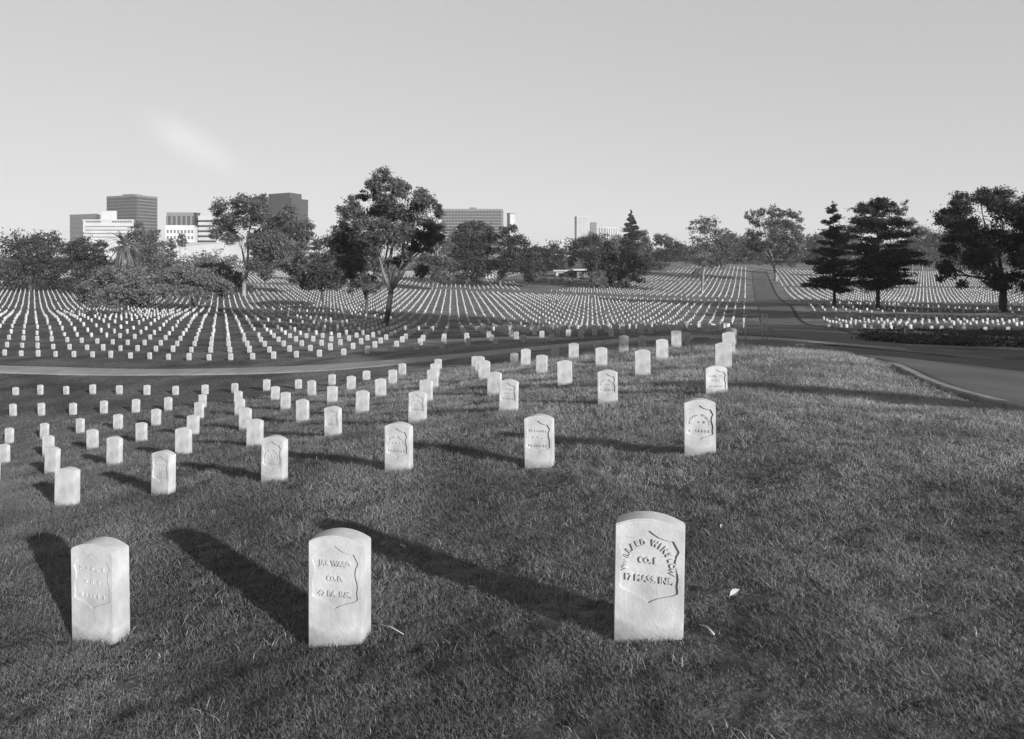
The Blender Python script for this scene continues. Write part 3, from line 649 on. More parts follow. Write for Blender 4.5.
def cedar(label, Y, base, tiers, r0, n, seed, leaf=.2, lean=0.0):
    """open layered cedar: horizontal boughs in tiers, each bough a flattened spray of foliage"""
    rs = random.Random(seed); s = Y/F; B = at(base[0], base[1], Y); B.z = gz(B.x, B.y)
    root = empty('cedar_tree', B); tag(root, label, 'tree', GT)
    top = at(base[0]+lean, tiers[0][0]-5, Y)-B
    mb = MB(); K = 9; ax = [Vector((top.x*(q/K)**1.3, 0, top.z*q/K)) for q in range(K+1)]
    mb.tube([Vector((0, 0, -.4))]+ax, [r0*1.3]+[r0*(1.08-q/K*1.02) for q in range(K+1)], 8)
    cl = []
    for (y, l, r) in tiers:
        z = (at(0, y, Y)-B).z; cx = top.x*(max(0, z)/top.z)**1.3
        nb = 8 if l+r > 20 else 5
        for k in range(nb):
            a = 2*math.pi*(k+rs.uniform(-.3, .3))/nb+rs.random()
            if k == 0: a = rs.uniform(-.3, .3)
            if k == nb//2: a = math.pi+rs.uniform(-.3, .3)
            c_, s_ = math.cos(a), math.sin(a)
            L_ = ((r if c_ > 0 else l)*abs(c_)+(l+r)/2*(1-abs(c_)))*s*rs.uniform(.45, 1.25)
            z2 = z+rs.uniform(-1.0, 1.0); rise = rs.uniform(-.10, .16)*L_
            tip = Vector((cx+c_*L_, s_*L_, z2+rise)); st = Vector((cx, 0, z2-.12*L_))
            mb.tube([st, st.lerp(tip, .5)+Vector((0, 0, .06*L_)), tip], [r0*.22, r0*.14, r0*.03], 5)
            for q in (.3, .5, .7, .86, 1.0):
                p = st.lerp(tip, q); w = L_*(.19 if q < .9 else .10)*rs.uniform(.7, 1.3)
                cl.append((p.x+rs.uniform(-.2, .2), p.y, p.z+.02*L_+rs.uniform(-.25, .2), w*1.3+.2, w*1.3+.2, .3+.16*w))
    for q in range(3): cl.append((top.x, 0, top.z-q*.7, .18+.1*q, .18+.1*q, .5))
    mb.build('trunk', M['bark_dark'], root, True)
    V, Fc = leaves(cl, n, leaf, seed, flat=.6, spread=.42, puffs=6)
    link('crown', np_mesh('crown', V, Fc), M['needle'], root); TREE_SPOTS.append((B.x, B.y)); return root
cedar('dark layered cedar with spiky thin top, left of the two standing side by side', 138, (834.5, 306),
      [(208,2,2),(214,5,4),(219,11,6),(227,6,7),(232,12,10),(240,13,11),(247,18,13),(255,17,15),(262,21,17),(270,25,17),(278,27,18),(285,22,16)], .30, 30000, 5, lean=-10*.16)
cedar('denser dark cedar with broad flat top, right of the two standing side by side', 130, (878, 310),
      [(204,16,14),(210,20,16),(217,22,22),(225,20,21),(233,26,25),(242,23,28),(251,27,30),(260,25,36),(269,29,37),(278,30,32),(286,26,28)],   .36, 52000, 11, lean=-4*.16)
# tall conifer in the middle distance
def conifer(label, Y, x, ytop, ybase, hw, n, seed):
    s = Y/F; B = at(x, ybase, Y); B.z = gz(B.x, B.y); root = empty('conifer_tree', B); tag(root, label, 'tree', GBk)
    H = at(x, ytop, Y).z-B.z; mb = MB(); mb.tube([(0, 0, -.4), (0, 0, H*.5), (0, 0, H)], [.45, .25, .05], 7); mb.build('trunk', M['bark_dark'], root, True)
    rs = random.Random(seed); cl = []
    for k in range(80):
        t = (k/80)**.85; w = hw*.9*s*min(1, (t*1.55+.05))*rs.uniform(.75, 1.15)*(1 if t < .8 else 1-.6*(t-.8)/.2); a = rs.random()*6.28
        cl.append((math.cos(a)*w*.55, math.sin(a)*w*.55, H*(1-t*.78), w*.5, w*.5, H*.022))
    V, Fc = leaves(cl, n, .38, seed, spread=.33); link('crown', np_mesh('crown', V, Fc), M['leaf_dark'], root); return root
conifer('tall pointed conifer rising above the far tree line, right of the white towers', 335, 631, 210, 275, 11.5, 24000, 3)
# ---- shade trees on the right of the road, outside the photograph, whose shadows lie on the lawn and the asphalt
def shade_tree(x, y, zb, zt, rad, label, n=9000, leaf=.3, seed=1, gaps=.30):
    rs = random.Random(seed); root = empty('broadleaf_tree', gnd(x, y)); tag(root, label, 'tree', 'shade trees along the road')
    cl = []
    for k in range(34):
        a = rs.random()*6.28; q = math.sqrt(rs.random())*rad*.8; z = rs.uniform(zb, zt); w = rad*rs.uniform(.25, .42)
        cl.append((math.cos(a)*q, math.sin(a)*q, z, w, w, w*.7))
    mb = MB(); limb_tubes(mb, (0, 0, 0), [(0.1, 0, zb*.9)], [c[:3] for c in cl[:9]], .4, seed); mb.build('trunk', M['bark_mid'], root, True)
    V, Fc = leaves(cl, n, leaf, seed, spread=gaps); link('crown', np_mesh('crown', V, Fc), M['leaf'], root)
shade_tree(23.5, 7.5, 2.0, 9.0, 6.0, 'broad shade tree beside the road, nearest the hill', n=26000, seed=21)
shade_tree(33.5, 13, 2, 32, 7, 'tall dense shade tree right of the road, second from the hill', n=42000, leaf=.4, seed=22)
shade_tree(44, 22, 2, 34, 8, 'tall dense shade tree right of the road, third from the hill', n=42000, leaf=.4, seed=23)
shade_tree(56, 31, 2, 32, 8, 'tall dense shade tree right of the road, fourth from the hill', n=42000, leaf=.4, seed=24)
shade_tree(70, 40, 2, 20, 8, 'shade tree right of the road, farthest from the hill', n=30000, leaf=.4, seed=25)
shade_tree(29, 19, .8, 13, 5.5, 'dense shade tree at the road junction', n=30000, seed=31)
shade_tree(41, 13, .8, 14, 7, 'dense shade tree behind the row right of the road', n=30000, seed=32)
shade_tree(82, 78, 1.5, 20, 8, 'dense valley shade tree outside the right edge, nearest', n=26000, leaf=.45, seed=28)
shade_tree(98, 88, 1.5, 22, 9, 'dense valley shade tree outside the right edge, second', n=26000, leaf=.45, seed=29)
shade_tree(112, 104, 1.5, 22, 9, 'dense valley shade tree outside the right edge, farthest', n=26000, leaf=.45, seed=30)
# palm with a skirt of dead fronds
def palm():
    Y = 175; B = at(125, 296, Y); B.z = gz(B.x, B.y); root = empty('palm_tree', B); tag(root, 'palm with long drooping fronds standing before the white hospital-like block', 'palm', GBk)
    H = at(125, 246, Y).z-B.z; mb = MB(); mb.tube([(0, 0, -.3), (.1, 0, H*.5), (0, 0, H)], [.35, .28, .24], 8); mb.build('trunk', M['bark_mid'], root, True)
    rs = random.Random(4); V = []; Fc = []
    for k in range(120):
        a = rs.random()*6.28; el = rs.uniform(-.9, 1.25) if k < 64 else rs.uniform(-1.3, -.6); L_ = rs.uniform(5.0, 8.0); p = Vector((0, 0, H)); d = Vector((math.cos(a)*math.cos(el), math.sin(a)*math.cos(el), math.sin(el)))
        side = Vector((-math.sin(a), math.cos(a), 0)); prev = None
        for q in range(8):
            w = (.26*math.sin(math.pi*(q+.6)/8.2))
            n = len(V); V += [tuple(p-side*w+Vector((0, 0, -.25*w))), tuple(p), tuple(p+side*w+Vector((0, 0, -.25*w)))]
            if q: Fc += [(n-3, n-2, n+1, n), (n-2, n-1, n+2, n+1)]
            p = p+d*L_/8; d = (d+Vector((0, 0, -.22))).normalized()
    link('crown', np_mesh('crown', V, Fc), M['leaf_pale'], root)
palm()

# far wood that closes the horizon
def woodland():
    rs = random.Random(99); cl = []
    for k in range(150):
        px = rs.uniform(525, 1060); Y = rs.uniform(450, 560); top = 243+5*math.sin(px*.05)+rs.uniform(-4, 5)-(6 if 750 < px < 860 or px > 900 else 0)
        p = at(px, top, Y); g_ = EYE-7; h_ = p.z-g_; w = rs.uniform(5, 9)
        for q in range(3): cl.append((p.x+rs.uniform(-4, 4), Y+rs.uniform(-4, 4), p.z-3-q*h_*.3, w, w, h_*.24))
    for k in range(90):
        px = rs.uniform(-40, 520); Y = rs.uniform(380, 460); top = 262+rs.uniform(-5, 5)
        p = at(px, top, Y); w = rs.uniform(5, 8)
        for q in range(2): cl.append((p.x+rs.uniform(-4, 4), Y+rs.uniform(-4, 4), p.z-2-q*4, w, w, 4))
    V, Fc = leaves(cl, 90000, 1.0, 98, spread=.3)
    o = link('distant_woodland', np_mesh('distant_woodland', V, Fc), M['leaf']); tag(o, 'dark band of distant woodland closing the cemetery', 'woodland', kind='stuff')
woodland()
# clipped hedge lines
def hedge(label, a, b, w, h, seed, mtl='leaf_dark'):
    a = Vector(a); b = Vector(b); L_ = (b-a).length; n = max(2, int(L_/1.6)); cl = []; rs = random.Random(seed); o0 = gnd(a.x, a.y)
    for k in range(n+1):
        p = a.lerp(b, k/n); z = gz(p.x, p.y); cl.append((p.x-o0.x, p.y-o0.y, z-o0.z+h*.45, 1.1, w, h*.5*rs.uniform(.9, 1.15)))
    V, Fc = leaves(cl, int(L_*90), .22, seed, spread=.4, puffs=8)
    o = link('hedge', np_mesh('hedge', V, Fc), M[mtl], loc=o0); tag(o, label, 'hedge')
p0, p1 = at(862, 0, 372), at(1060, 0, 372)
hedge('long straight dark hedge beyond the right-hand graves', (p0.x, 372), (p1.x, 372), 1.5, 5.5, 41)
p0, p1 = at(686, 0, 368), at(762, 0, 368)
hedge('low dark hedge across the top of the avenue graves', (p0.x, 368), (p1.x, 368), 1.2, 1.6, 42)
p0, p1 = at(536, 0, 256), at(594, 0, 256)
hedge('low dark hedge in front of the pale flat-roofed buildings', (p0.x, 256), (p1.x, 256), 2.2, 3.2, 43)

# ------------------------------------------------------------------ buildings
def building(name, label, xl, xc, xr, ytop, Y, dl, dr, glass, band, floors=0, cols=0, bh=.5, colw=.35, roof=None, penthouse=None, out=.35, top_band=1.5, cm=None):
    Cn = at(xc, ytop, Y); Lf = at(xl, ytop, Y+dl); Rt = at(xr, ytop, Y+dr)
    o0 = Vector((Cn.x, Cn.y, EYE-8)); H = Cn.z-o0.z
    c = Vector((0, 0)); l = Vector((Lf.x-Cn.x, Lf.y-Cn.y)); r = Vector((Rt.x-Cn.x, Rt.y-Cn.y)); b = l+r; cen = b/2
    root = empty(name, o0); tag(root, label, 'building')
    mb = MB(); mb.prism([c, r, b, l], -2, H); mb.build('glazing' if floors or cols else 'wall', M[glass], root)
    def ring(e): return [p+(p-cen).normalized()*e for p in (c, r, b, l)]
    if floors:
        mb = MB(); fh = H/floors
        for k in range(floors): mb.prism(ring(out), k*fh+fh*(1-bh), k*fh+fh)
        mb.build('floor_band', M[band], root)
    if cols:
        mb = MB()
        for p, q, n in ((c, l, max(1, int(cols*l.length/(l.length+r.length)))), (c, r, max(1, int(cols*r.length/(l.length+r.length))))):
            d = (q-p); ang = math.atan2(d.y, d.x)
            for k in range(n+1):
                e = p+d*k/n; mb.box((e.x, e.y, H/2), (d.length/n*colw, out*2.6, H), ang)
        mb.build('column', M[cm or band], root)
    mb = MB(); mb.prism(ring(out+.15), H+.02, H+top_band); mb.build('parapet', M[roof or band], root)
    if penthouse:
        a0, a1, hh = penthouse; mb = MB(); pts = [cen+(p-cen)*a0 for p in (c, r, b, l)]; mb.prism(pts, H+top_band+.02, H+top_band+hh); mb.build('penthouse', M[roof or band], root)
    return root
building('office_tower', 'tall dark banded office tower at the far left of the skyline', 107, 136.5, 157, 196, 900, 24, 30, 'wall_dark', 'wall_grey', 20, 30, bh=.30, colw=.10, cm='wall_dark', penthouse=(.4, 0, 2.6))
building('office_building', 'dull grey slab building at the left edge behind the white block', 70, 96, 100, 215, 840, 20, 26, 'glass_mid', 'wall_grey', 10, 0)
building('apartment_block', 'white block with dark top-floor windows, lower than the dark tower behind', 83, 133.5, 135, 221, 700, 0, 30, 'wall_white', 'wall_white', 0, 0, penthouse=(.30, 0, 9))
def row_windows(label_root, Y, x0, x1, y0, y1, n):
    mb = MB()
    for k in range(n):
        p = at(x0+(x1-x0)*(k+.5)/n, (y0+y1)/2, Y); w = (x1-x0)/n*.62*Y/F
        mb.box((p.x-label_root.location.x, p.y-label_root.location.y, p.z-label_root.location.z), (w, .6, (y1-y0)*Y/F))
    return mb
blk = [o for o in C.objects if o.name.startswith('apartment_block')][0]
mb = row_windows(blk, 699.8, 86, 101, 220.6, 222.4, 7); w2 = row_windows(blk, 699.8, 112, 132, 220.6, 222.4, 8)
n_ = len(mb.v); mb.v += w2.v; mb.f += [tuple(a+n_ for a in f) for f in w2.f]
for yy in (226, 229.5, 233, 236.5):
    w3 = row_windows(blk, 699.8, 85, 132.5, yy, yy+.9, 22); n_ = len(mb.v); mb.v += w3.v; mb.f += [tuple(a+n_ for a in f) for f in w3.f]
mb.build('window', M['glass_mid'], blk)
building('office_building', 'grey building with vertical dark fins behind the low white office wing', 167, 196, 199, 216, 820, -4, 30, 'wall_dark', 'wall_grey', 0, 14, colw=.38, top_band=4)
building('office_building', 'low white office wing with a grid of square windows', 166, 194, 197, 227, 640, -5, 20, 'glass_mid', 'wall_white', 6, 16, bh=.5, colw=.42, top_band=1.5)
building('stair_tower', 'narrow dark vertical slab between the finned building and the white banded one', 194, 196.5, 200, 214, 760, 3, 4, 'wall_dark', 'wall_dark')
building('apartment_block', 'white building with bold dark horizontal strips, left of the pale-limbed tree', 199, 213, 216, 217, 750, 2, 14, 'glass_dark', 'wall_white', 9, 0, bh=.60, out=.9)
building('office_tower', 'tall dark plain office block rising behind the pale-limbed tree', 262, 291.5, 308, 199, 860, 30, 34, 'wall_dark', 'wall_dark', 22, 0, bh=.25, penthouse=(.72, 0, 7))
building('office_building', 'low pale building glimpsed between the pale-limbed tree and the dome tree', 305, 319, 320, 241, 700, 2, 14, 'glass_mid', 'wall_white', 5, 0)
building('office_block', 'wide grey slab office block with thin horizontal bands in the centre', 442, 501, 503, 210, 1000, 0, 30, 'glass_dark', 'wall_grey', 17, 26, bh=.42, colw=.14, penthouse=(.12, 0, 3))
mb = MB(); b_ = [o for o in C.objects if o.name.startswith('office_block')][0]
building('office_building', 'small wedge-like grey building just right of the wide slab block', 507, 510, 515, 214, 1040, 6, 6, 'wall_pale', 'wall_grey', 0, 0)
building('residential_tower', 'tall white narrow tower with fine vertical ribs, right of centre', 575, 577, 589.5, 217, 1300, 10, -2, 'wall_pale', 'wall_white', 0, 14, colw=.6)
building('residential_tower', 'grey shorter tower tucked against the tall white one', 589.8, 590.5, 596.5, 223, 1320, 20, 0, 'wall_grey', 'wall_grey', 14, 0)
building('office_building', 'wide low pale building right of the white and grey towers', 598, 606, 617, 228, 1280, 0, 16, 'wall_grey', 'wall_pale', 0, 9, colw=.5)
for k, (x0, x1, y_, lb) in enumerate(((546, 556, 243, 'small distant pale building left of the white tower'), (559, 569, 241, 'second small distant pale building beside the white tower'), (535, 543, 246, 'leftmost small distant pale building on the central skyline'))):
    building('distant_building', lb, x0, x1-.5, x1, y_, 1150+k*20, 0, 10, 'wall_pale', 'wall_white', 0, 0)
# big pale terraced roof seen over the trees at left
def terrace_roof():
    root = empty('pale_roof_building', at(205, 262, 470)); tag(root, 'bright building with sloping white roof showing above the spreading trees at left', 'building')
    def L(x, y, Y): return at(x, y, Y)-root.location
    V = [L(170, 252, 470), L(176, 247, 480), L(193, 242.5, 500), L(224, 243, 500), L(242, 250, 490), L(243, 268, 470), L(222, 270, 460), L(190, 268, 460)]
    me = bpy.data.meshes.new('roof'); bm = bmesh.new(); vs = [bm.verts.new(v) for v in V]; f = bm.faces.new(vs)
    r = bmesh.ops.extrude_face_region(bm, geom=[f]); bmesh.ops.translate(bm, vec=(0, 6, -3), verts=[g for g in r['geom'] if isinstance(g, bmesh.types.BMVert)])
    bmesh.ops.recalc_face_normals(bm, faces=bm.faces); bm.to_mesh(me); bm.free(); link('roof', me, M['wall_white'], root)
    mb = MB(); mb.box((2, 12, -9), (44, 14, 12)); mb.build('wall', M['wall_pale'], root)
    rs = random.Random(3); mb = MB()
    for k in range(26):
        p = L(rs.uniform(182, 236), rs.uniform(249, 263), 463+rs.random()*20); mb.box(p, (rs.uniform(.8, 2.5), 1.5, rs.uniform(.5, 1.3)))
    mb.build('roof_vent', M['wall_grey'], root)
terrace_roof()
# low flat buildings beyond the hedge in the middle
def low_building(label, x0, x1, yt, yb, Y, dep, wall, roofm, ov=1.0, open_front=False):
    a = at(x0, yt, Y); b = at(x1, yt, Y); zt = a.z; zb = gz((a.x+b.x)/2, Y)-.5; cx = (a.x+b.x)/2; w = b.x-a.x
    root = empty('low_building', (cx, Y, zb)); tag(root, label, 'building')
    mb = MB(); mb.box((0, dep/2, (zt-zb)/2), (w, dep, zt-zb)); mb.build('wall', M[wall], root)
    mb = MB(); mb.box((0, dep/2, zt-zb+.28), (w+2*ov, dep+2*ov, .5)); mb.build('roof', M[roofm], root)
    n = max(2, int(w/3)); 
    for k in range(n):
        mb = MB(); mb.box((-w/2+w*(k+.5)/n, -.03, (zt-zb)*.55), (w/n*.5, .1, (zt-zb)*.4)); mb.build('window', M['glass_dark'], root)
low_building('low pale building with flat roof half hidden by the hedge', 556, 576, 271.5, 280, 300, 8, 'wall_pale', 'wall_pale')
low_building('low building with bright flat white roof beside the broad dark tree', 577, 594, 270.5, 280, 292, 8, 'wall_grey', 'wall_white', ov=1.6)
low_building('small pale hut glimpsed between the central trees', 486, 493, 273, 284, 300, 5, 'wall_pale', 'wall_grey', ov=.6)

# ------------------------------------------------------------------ small things
def marker(x, y, Y, label):
    p = at(x, 0, Y); o0 = gnd(p.x, Y); mb = MB(); mb.prism([(-.42, -.15), (.42, -.15), (.42, .15), (-.42, .15)], -.1, .86)
    me = mb.mesh('dark_marker'); bm = bmesh.new(); bm.from_mesh(me); bmesh.ops.bevel(bm, geom=bm.edges[:], offset=.04, segments=2, affect='EDGES'); bm.to_mesh(me); bm.free()
    o = link('dark_marker', me, M['dark_stone'], loc=o0); o.rotation_euler.z = -TH; tag(o, label, 'grave marker', 'dark square markers')
marker(90.5, 320, 92, 'dark square marker among the graves, left of the pair')
marker(104.5, 320, 94, 'dark square marker among the graves, right of the pair')
def railing():
    Y = 27.5; a = at(762.5, 0, Y); o0 = gnd(a.x, Y); root = empty('pipe_railing', o0, R(-8)); tag(root, 'tall pipe railing standing in the shade at the end of the nearest grave column', 'railing')
    for x in (0, .16):
        mb = MB(); mb.tube([(x, 0, -.2), (x, 0, 1.08)], [.024, .024], 8); mb.build('post', M['steel'], root, True)
    for z in (.10, .40, .72, 1.05):
        mb = MB(); mb.tube([(-.62, .02, z), (0.16, 0, z)], [.014, .014], 8); mb.build('rail', M['steel'], root, True)
    mb = MB(); mb.tube([(-.62, .02, -.2), (-.62, .02, 1.05)], [.024, .024], 8); mb.build('post', M['steel'], root, True)
railing()
def lit_patch_slab():  # pale block added where sun only lights a patch of the lane
    p = gnd(7.35, 29.2); mb = MB(); mb.box((0, 0, .07), (.62, .25, .2)); me = mb.mesh('kerb_stone'); bm = bmesh.new(); bm.from_mesh(me); bmesh.ops.bevel(bm, geom=bm.edges[:], offset=.02, segments=2, affect='EDGES'); bm.to_mesh(me); bm.free()
    o = link('kerb_stone', me, M['concrete'], loc=p); tag(o, 'short pale block in place of a sunlit road patch beside the shaded headstones', 'light patch block')
lit_patch_slab()
def cups():
    for dx, sc, lb in ((-.07, 1, 'small pale stone on the shaded verge, left of a pair'), (.10, 1.25, 'small pale stone on the shaded verge, right of a pair')):
        p = gnd(9.0+dx, 23.2); bm = bmesh.new(); bmesh.ops.create_icosphere(bm, subdivisions=2, radius=.07*sc)
        for v in bm.verts: v.co += v.co.normalized()*.02*noise.noise(v.co*20); v.co.z *= .7
        me = bpy.data.meshes.new('pale_stone'); bm.to_mesh(me); bm.free(); o = link('pale_stone', me, M['marble_far'], loc=p+Vector((0, 0, .05))); tag(o, lb, 'stone')
cups()
def dead_leaf(x, y, rz, s, lb):
    p = meet(x, y, 2.5); V = []; Fc = []
    prof = [(-1, 0), (-.6, .32), (0, .45), (.55, .28), (1, 0)]
    for k, (a, b) in enumerate(prof):
        V += [(a*s, -b*s, .018+.5*s*abs(b)*.6), (a*s, 0, .012), (a*s, b*s, .022+.5*s*abs(b))]
        if k: n = len(V)-6; Fc += [(n, n+1, n+4, n+3), (n+1, n+2, n+5, n+4)]
    me = bpy.data.meshes.new('dry_leaf'); me.from_pydata(V, [], Fc); o = link('dry_leaf', me, M['dead_leaf'], loc=p+Vector((0, 0, .03))); o.rotation_euler = (R(25), R(-12), rz); tag(o, lb, 'dry leaf')
dead_leaf(734, 601, .5, .035, 'pale curled dry leaf on the grass right of the nearest headstone')
dead_leaf(402, 552, 2.6, .028, 'small white dry leaf in the long shadow between two foreground headstones')
dead_leaf(720, 533, 1.1, .022, 'small dry leaf on the grass up and right of the nearest headstone')
def twig(a, b, lb):
    p = meet(*a, 2.3); q = meet(*b, 2.3); mb = MB(); m_ = (q-p)*.5+Vector((0, 0, .05)); mb.tube([(0, 0, .04), m_, (q-p)+Vector((0, 0, .03))], [.005, .004, .002], 6)
    tag(mb.build('twig', M['twig'], None, True, loc=p), lb, 'twig')
twig((714, 643), (699, 631), 'short dry twig at the lower right of the nearest headstone')
twig((378, 632), (404, 640), 'thin dry stalk lying right of the middle foreground headstone')
# a slender cypress across the road, outside the photograph: it throws the long band over the crest
def cypress():
    o0 = gnd(13.5, -0.86); root = empty('cypress_tree', o0); tag(root, 'slender upright cypress across the road', 'tree')
    mb = MB(); mb.tube([(0, 0, -.2), (0, 0, 4.6)], [.09, .03], 7); mb.build('trunk', M['bark_dark'], root)
    V, Fc = leaves([(0, 0, .5+.42*k, (.5 if k < 7 else .5-.1*(k-6)), (.5 if k < 7 else .5-.1*(k-6)), .42) for k in range(11)], 30000, .08, 5, spread=.42, puffs=14)
    link('crown', np_mesh('crown', V, Fc), M['leaf_dark'], root)
cypress()

# ------------------------------------------------------------------ graves beyond the lane
cells = sorted(c for c in cells if free(c[3], c[0]))
left_ = max(0, 298-count); near_c, far_c = cells[:left_], cells[left_:]
rows = {}
for y, i, j, x in near_c: rows.setdefault((i > 0, j), []).append(i)
for (rt, j), ii in sorted(rows.items()):
    ii.sort(); 
    for k, i in enumerate(ii):
        if rt: lb = 'headstone right of the road, %s from left in %s row above the bank' % (ordinal(k+1), ordinal(j-16))
        else: lb = 'headstone past the lane, %s from left in the %s row beyond it' % (ordinal(k+1), ordinal(j-8))
        rnd_stone(i, j, low_variants[(i*3+j) % 4] if j < 11 else far_mesh, lb, 'headstones right of the road' if rt else 'headstones beyond the lane')
pv = np.array([v.co[:] for v in far_mesh.vertices]); pf = [tuple(p.vertices) for p in far_mesh.polygons]
tri = []
for f in pf:
    for k in range(1, len(f)-1): tri.append((f[0], f[k], f[k+1]))
tri = np.array(tri); nc = len(far_c); yx = np.array([(c[3], c[0]) for c in far_c])+rng.uniform(-.05, .05, (nc, 2))
zz = np.array([gz(a, b) for a, b in yx])+rng.uniform(-.06, .03, nc); an = -TH+rng.normal(0, .05, nc); tl = rng.normal(0, .022, nc); hs = rng.uniform(.84, 1.08, nc)
X = pv[None, :, 0]+pv[None, :, 2]*tl[:, None]; Yv = np.repeat(pv[None, :, 1], nc, 0); Z = pv[None, :, 2]*hs[:, None]
V = np.stack([X*np.cos(an)[:, None]-Yv*np.sin(an)[:, None]+yx[:, :1], X*np.sin(an)[:, None]+Yv*np.cos(an)[:, None]+yx[:, 1:], Z+zz[:, None]], -1)
Fc = (tri[None]+(np.arange(nc)*len(pv))[:, None, None]).reshape(-1, 3)
o = link('distant_headstones', np_mesh('distant_headstones', V.reshape(-1, 3), Fc), M['marble_far'])
tag(o, 'thousands of tiny white headstones in rows across the valley', 'headstones', kind='stuff')
print('graves', count, len(near_c), nc)

# ------------------------------------------------------------------ grass
def on_hill_road(P):
    return (P[:, 0] > np.interp(P[:, 1], [0, 4, 8, 10, 13.5, 17, 20, 26], [5.5, 5.6, 5.85, 6.2, 7.0, 8.0, 8.9, 11.0])-.0)
bvc = GB
def grass(name, y0, y1, n, hh, ww, seed, label, tufts=False):
    g = np.random.default_rng(seed)
    # density falls with distance: sample y so that more blades stand near
    t = g.random(n)**1.22; y = y0*(y1/y0)**t; x = g.uniform(-.76, .74, n)*(y+.3)
    P = np.stack([x, y], 1); P = P[~on_hill_road(P)]
    n = len(P)
    z = np.empty(n); pat = np.empty(n)
    # height from a fine lookup of the ground surface
    for k in range(n):
        h = bvc.ray_cast(Vector((P[k, 0], P[k, 1], 5)), Vector((0, 0, -1)))[0]; z[k] = h.z if h else 0
        pat[k] = noise.noise(Vector((P[k, 0]*1.7, P[k, 1]*1.7, 5)))*.6+noise.noise(Vector((P[k, 0]*6, P[k, 1]*6, 1)))*.5
    if tufts: pat = np.array([noise.noise(Vector((p[0]*2.6+9, p[1]*2.6, 2))) for p in P])
    keep = g.random(n) < (np.clip(pat*3-.35, .02, 1) if tufts else np.clip(.80+pat*1.4, .5, 1)); P = P[keep]; z = z[keep]; pat = pat[keep]; n = len(P)
    sc = (P[:, 1]/y0)**.55
    h = hh*sc*g.uniform(.35, 1.45, n)*np.clip(1+1.0*pat, .55, 2); a = g.uniform(0, 6.283, n); w = ww*sc*g.uniform(.7, 1.3, n)
    lean = g.uniform(.1, 1.5, n)*h; la = g.uniform(0, 6.283, n)
    dx, dy = np.cos(a)*w, np.sin(a)*w; lx, ly = np.cos(la)*lean, np.sin(la)*lean
    z0 = z-.01
    B1 = np.stack([P[:, 0]-dx, P[:, 1]-dy, z0], 1); B2 = np.stack([P[:, 0]+dx, P[:, 1]+dy, z0], 1)
    M1 = np.stack([P[:, 0]+lx*.35-dx*.75, P[:, 1]+ly*.35-dy*.75, z0+h*.6], 1); M2 = np.stack([P[:, 0]+lx*.35+dx*.75, P[:, 1]+ly*.35+dy*.75, z0+h*.6], 1)
    T1 = np.stack([P[:, 0]+lx, P[:, 1]+ly, z0+h*.95], 1)
    V = np.stack([B1, B2, M2, M1, T1], 1).reshape(-1, 3); b = (np.arange(n)*5)[:, None]
    Fc = np.concatenate([b+np.array([[0, 1, 2]]), b+np.array([[0, 2, 3]]), b+np.array([[3, 2, 4]])], 0)
    o = link(name, np_mesh(name, V, Fc), M['straw' if tufts else 'blade']); tag(o, label, 'grass', kind='stuff'); return o
grass('grass', 2.2, 30.0, 1250000, .0235, .00105, 5, 'short uneven mown grass covering the near slope')
grass('grass_tufts', 2.2, 16.0, 26000, .032, .0012, 15, 'longer pale grass blades standing above the mown turf', tufts=True)
def ivy():
    g = np.random.default_rng(8); V = []; cl = []; n = 0
    for k in range(900):
        Y = g.uniform(41, 60); X = Y*g.uniform(.478, .74)
        if X < 20+ (Y-41)*.5: continue
        cl.append((X, Y, gz(X, Y)+.08, .8, .8, .2))
    V, Fc = leaves(cl, 36000, .13, 8, spread=.4, puffs=5)
    o = link('ground_cover', np_mesh('ground_cover', V, Fc), M['ivy']); tag(o, 'dark leafy ground cover on the bank right of the road', 'ground cover', kind='stuff')
ivy()

# ------------------------------------------------------------------ air
def haze(dens):
    mb = MB(); mb.box((0, 0, 0), (5400, 5400, 2)); o = mb.build('haze', None)
    me = o.data
    for v in me.vertices: v.co.z = -22.0 if v.co.z < 0 else 128.0
    m = bpy.data.materials.new('haze'); m.use_nodes = True; nt = m.node_tree
    for n in list(nt.nodes): nt.nodes.remove(n)
    ou = nt.nodes.new('ShaderNodeOutputMaterial'); pv_ = nt.nodes.new('ShaderNodeVolumePrincipled')
    pv_.inputs['Color'].default_value = (.95, .95, .95, 1); pv_.inputs['Density'].default_value = dens; pv_.inputs['Anisotropy'].default_value = 0.0
    nt.links.new(pv_.outputs[0], ou.inputs['Volume']); me.materials.append(m); tag(o, kind='stuff')
haze(0.00012)

# ------------------------------------------------------------------ sky, sun, camera
w = bpy.data.worlds.new('World'); scene.world = w; w.use_nodes = True; nt = w.node_tree
for n in list(nt.nodes): nt.nodes.remove(n)
sky = nt.nodes.new('ShaderNodeTexSky'); sky.sky_type = 'NISHITA'; sky.sun_disc = False
sky.sun_elevation = SUN_EL; sky.sun_rotation = math.atan2(SUN_AZ[0], SUN_AZ[1]); sky.air_density = 1.0; sky.dust_density = 3.0; sky.ozone_density = 1.0
sky.air_density = 1.0; sky.dust_density = 0.6
nn = nt.nodes.new; ll = nt.links.new
bw = nn('ShaderNodeRGBToBW'); bg = nn('ShaderNodeBackground'); out = nn('ShaderNodeOutputWorld')
pw = nn('ShaderNodeMath'); pw.operation = 'POWER'; pw.inputs[1].default_value = 0.27
ml = nn('ShaderNodeMath'); ml.operation = 'MULTIPLY'; ml.inputs[1].default_value = 1.68
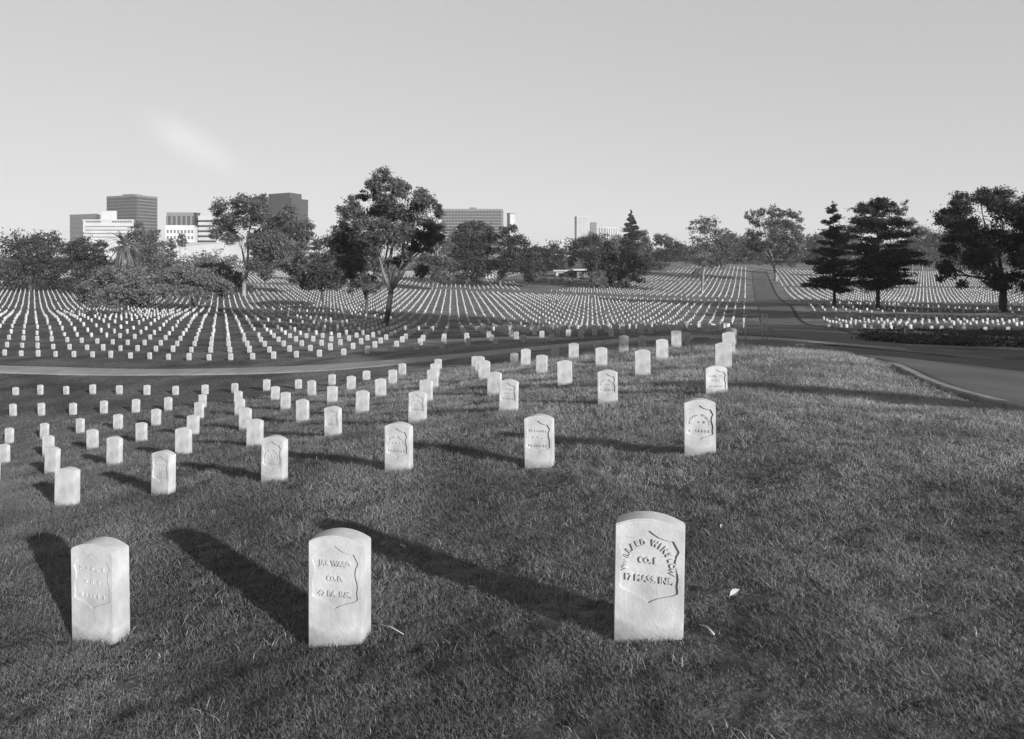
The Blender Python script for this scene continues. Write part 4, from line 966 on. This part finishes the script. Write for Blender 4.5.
# one faint streak of high cloud
tc = nn('ShaderNodeTexCoord'); dt = nn('ShaderNodeMapping'); dt.vector_type = 'POINT'
cdir = Vector(((192-CX)/F, 1, (CY-143)/F)).normalized()
sub = nn('ShaderNodeVectorMath'); sub.operation = 'SUBTRACT'; sub.inputs[1].default_value = cdir
dt.inputs['Rotation'].default_value = (0, R(-33), 0); d2_ = nn('ShaderNodeMapping'); d2_.inputs['Scale'].default_value = (1, 1, 2.6)
ln = nn('ShaderNodeVectorMath'); ln.operation = 'LENGTH'
nz = nn('ShaderNodeTexNoise'); nz.inputs['Scale'].default_value = 18; nz.inputs['Detail'].default_value = 6
mr = nn('ShaderNodeMapRange'); mr.interpolation_type = 'SMOOTHSTEP'; mr.inputs['From Min'].default_value = 0.085; mr.inputs['From Max'].default_value = 0.0
mr.inputs['To Min'].default_value = 0; mr.inputs['To Max'].default_value = 0.85
cm = nn('ShaderNodeMath'); cm.operation = 'MULTIPLY'; ad = nn('ShaderNodeMath'); ad.operation = 'ADD'
ll(sky.outputs[0], bw.inputs[0]); ll(bw.outputs[0], pw.inputs[0]); ll(pw.outputs[0], ml.inputs[0])
ll(tc.outputs['Generated'], sub.inputs[0]); ll(sub.outputs[0], dt.inputs['Vector']); ll(dt.outputs[0], d2_.inputs['Vector']); ll(d2_.outputs[0], ln.inputs[0]); ll(ln.outputs['Value'], mr.inputs['Value'])
ll(tc.outputs['Generated'], nz.inputs['Vector']); ll(mr.outputs[0], cm.inputs[0]); ll(nz.outputs['Fac'], cm.inputs[1])
ll(ml.outputs[0], ad.inputs[0]); ll(cm.outputs[0], ad.inputs[1]); ll(ad.outputs[0], bg.inputs[0]); ll(bg.outputs[0], out.inputs[0])
bg.inputs[1].default_value = 0.15
sd = bpy.data.lights.new('sun', 'SUN'); sd.energy = 5.0; sd.angle = R(.53); sd.color = (1, 1, 1)
so = bpy.data.objects.new('sun', sd); C.objects.link(so); so.location = (30, -30, 40)
hx, hy = SUN_AZ; hl = math.hypot(hx, hy)
dirv = Vector((hx/hl*math.cos(SUN_EL), hy/hl*math.cos(SUN_EL), math.sin(SUN_EL)))
so.rotation_euler = dirv.to_track_quat('Z', 'Y').to_euler()
cd = bpy.data.cameras.new('camera'); cam = bpy.data.objects.new('camera', cd); C.objects.link(cam)
cam.location = (0, 0, EYE); cam.rotation_euler = (R(90), 0, 0); cd.sensor_width = 36; cd.lens = F/1024*36
cd.shift_x = -(CX-512)/1024; cd.shift_y = -(369.5-CY)/1024; cd.clip_start = .1; cd.clip_end = 20000
scene.camera = cam
vs = scene.view_settings; vs.view_transform = 'Standard'; vs.look = 'None'; vs.gamma = 1; vs.exposure = 0.75; vs.use_curve_mapping = False
scene.display_settings.display_device = 'sRGB'
scene.cycles.max_bounces = 6; scene.cycles.transparent_max_bounces = 8
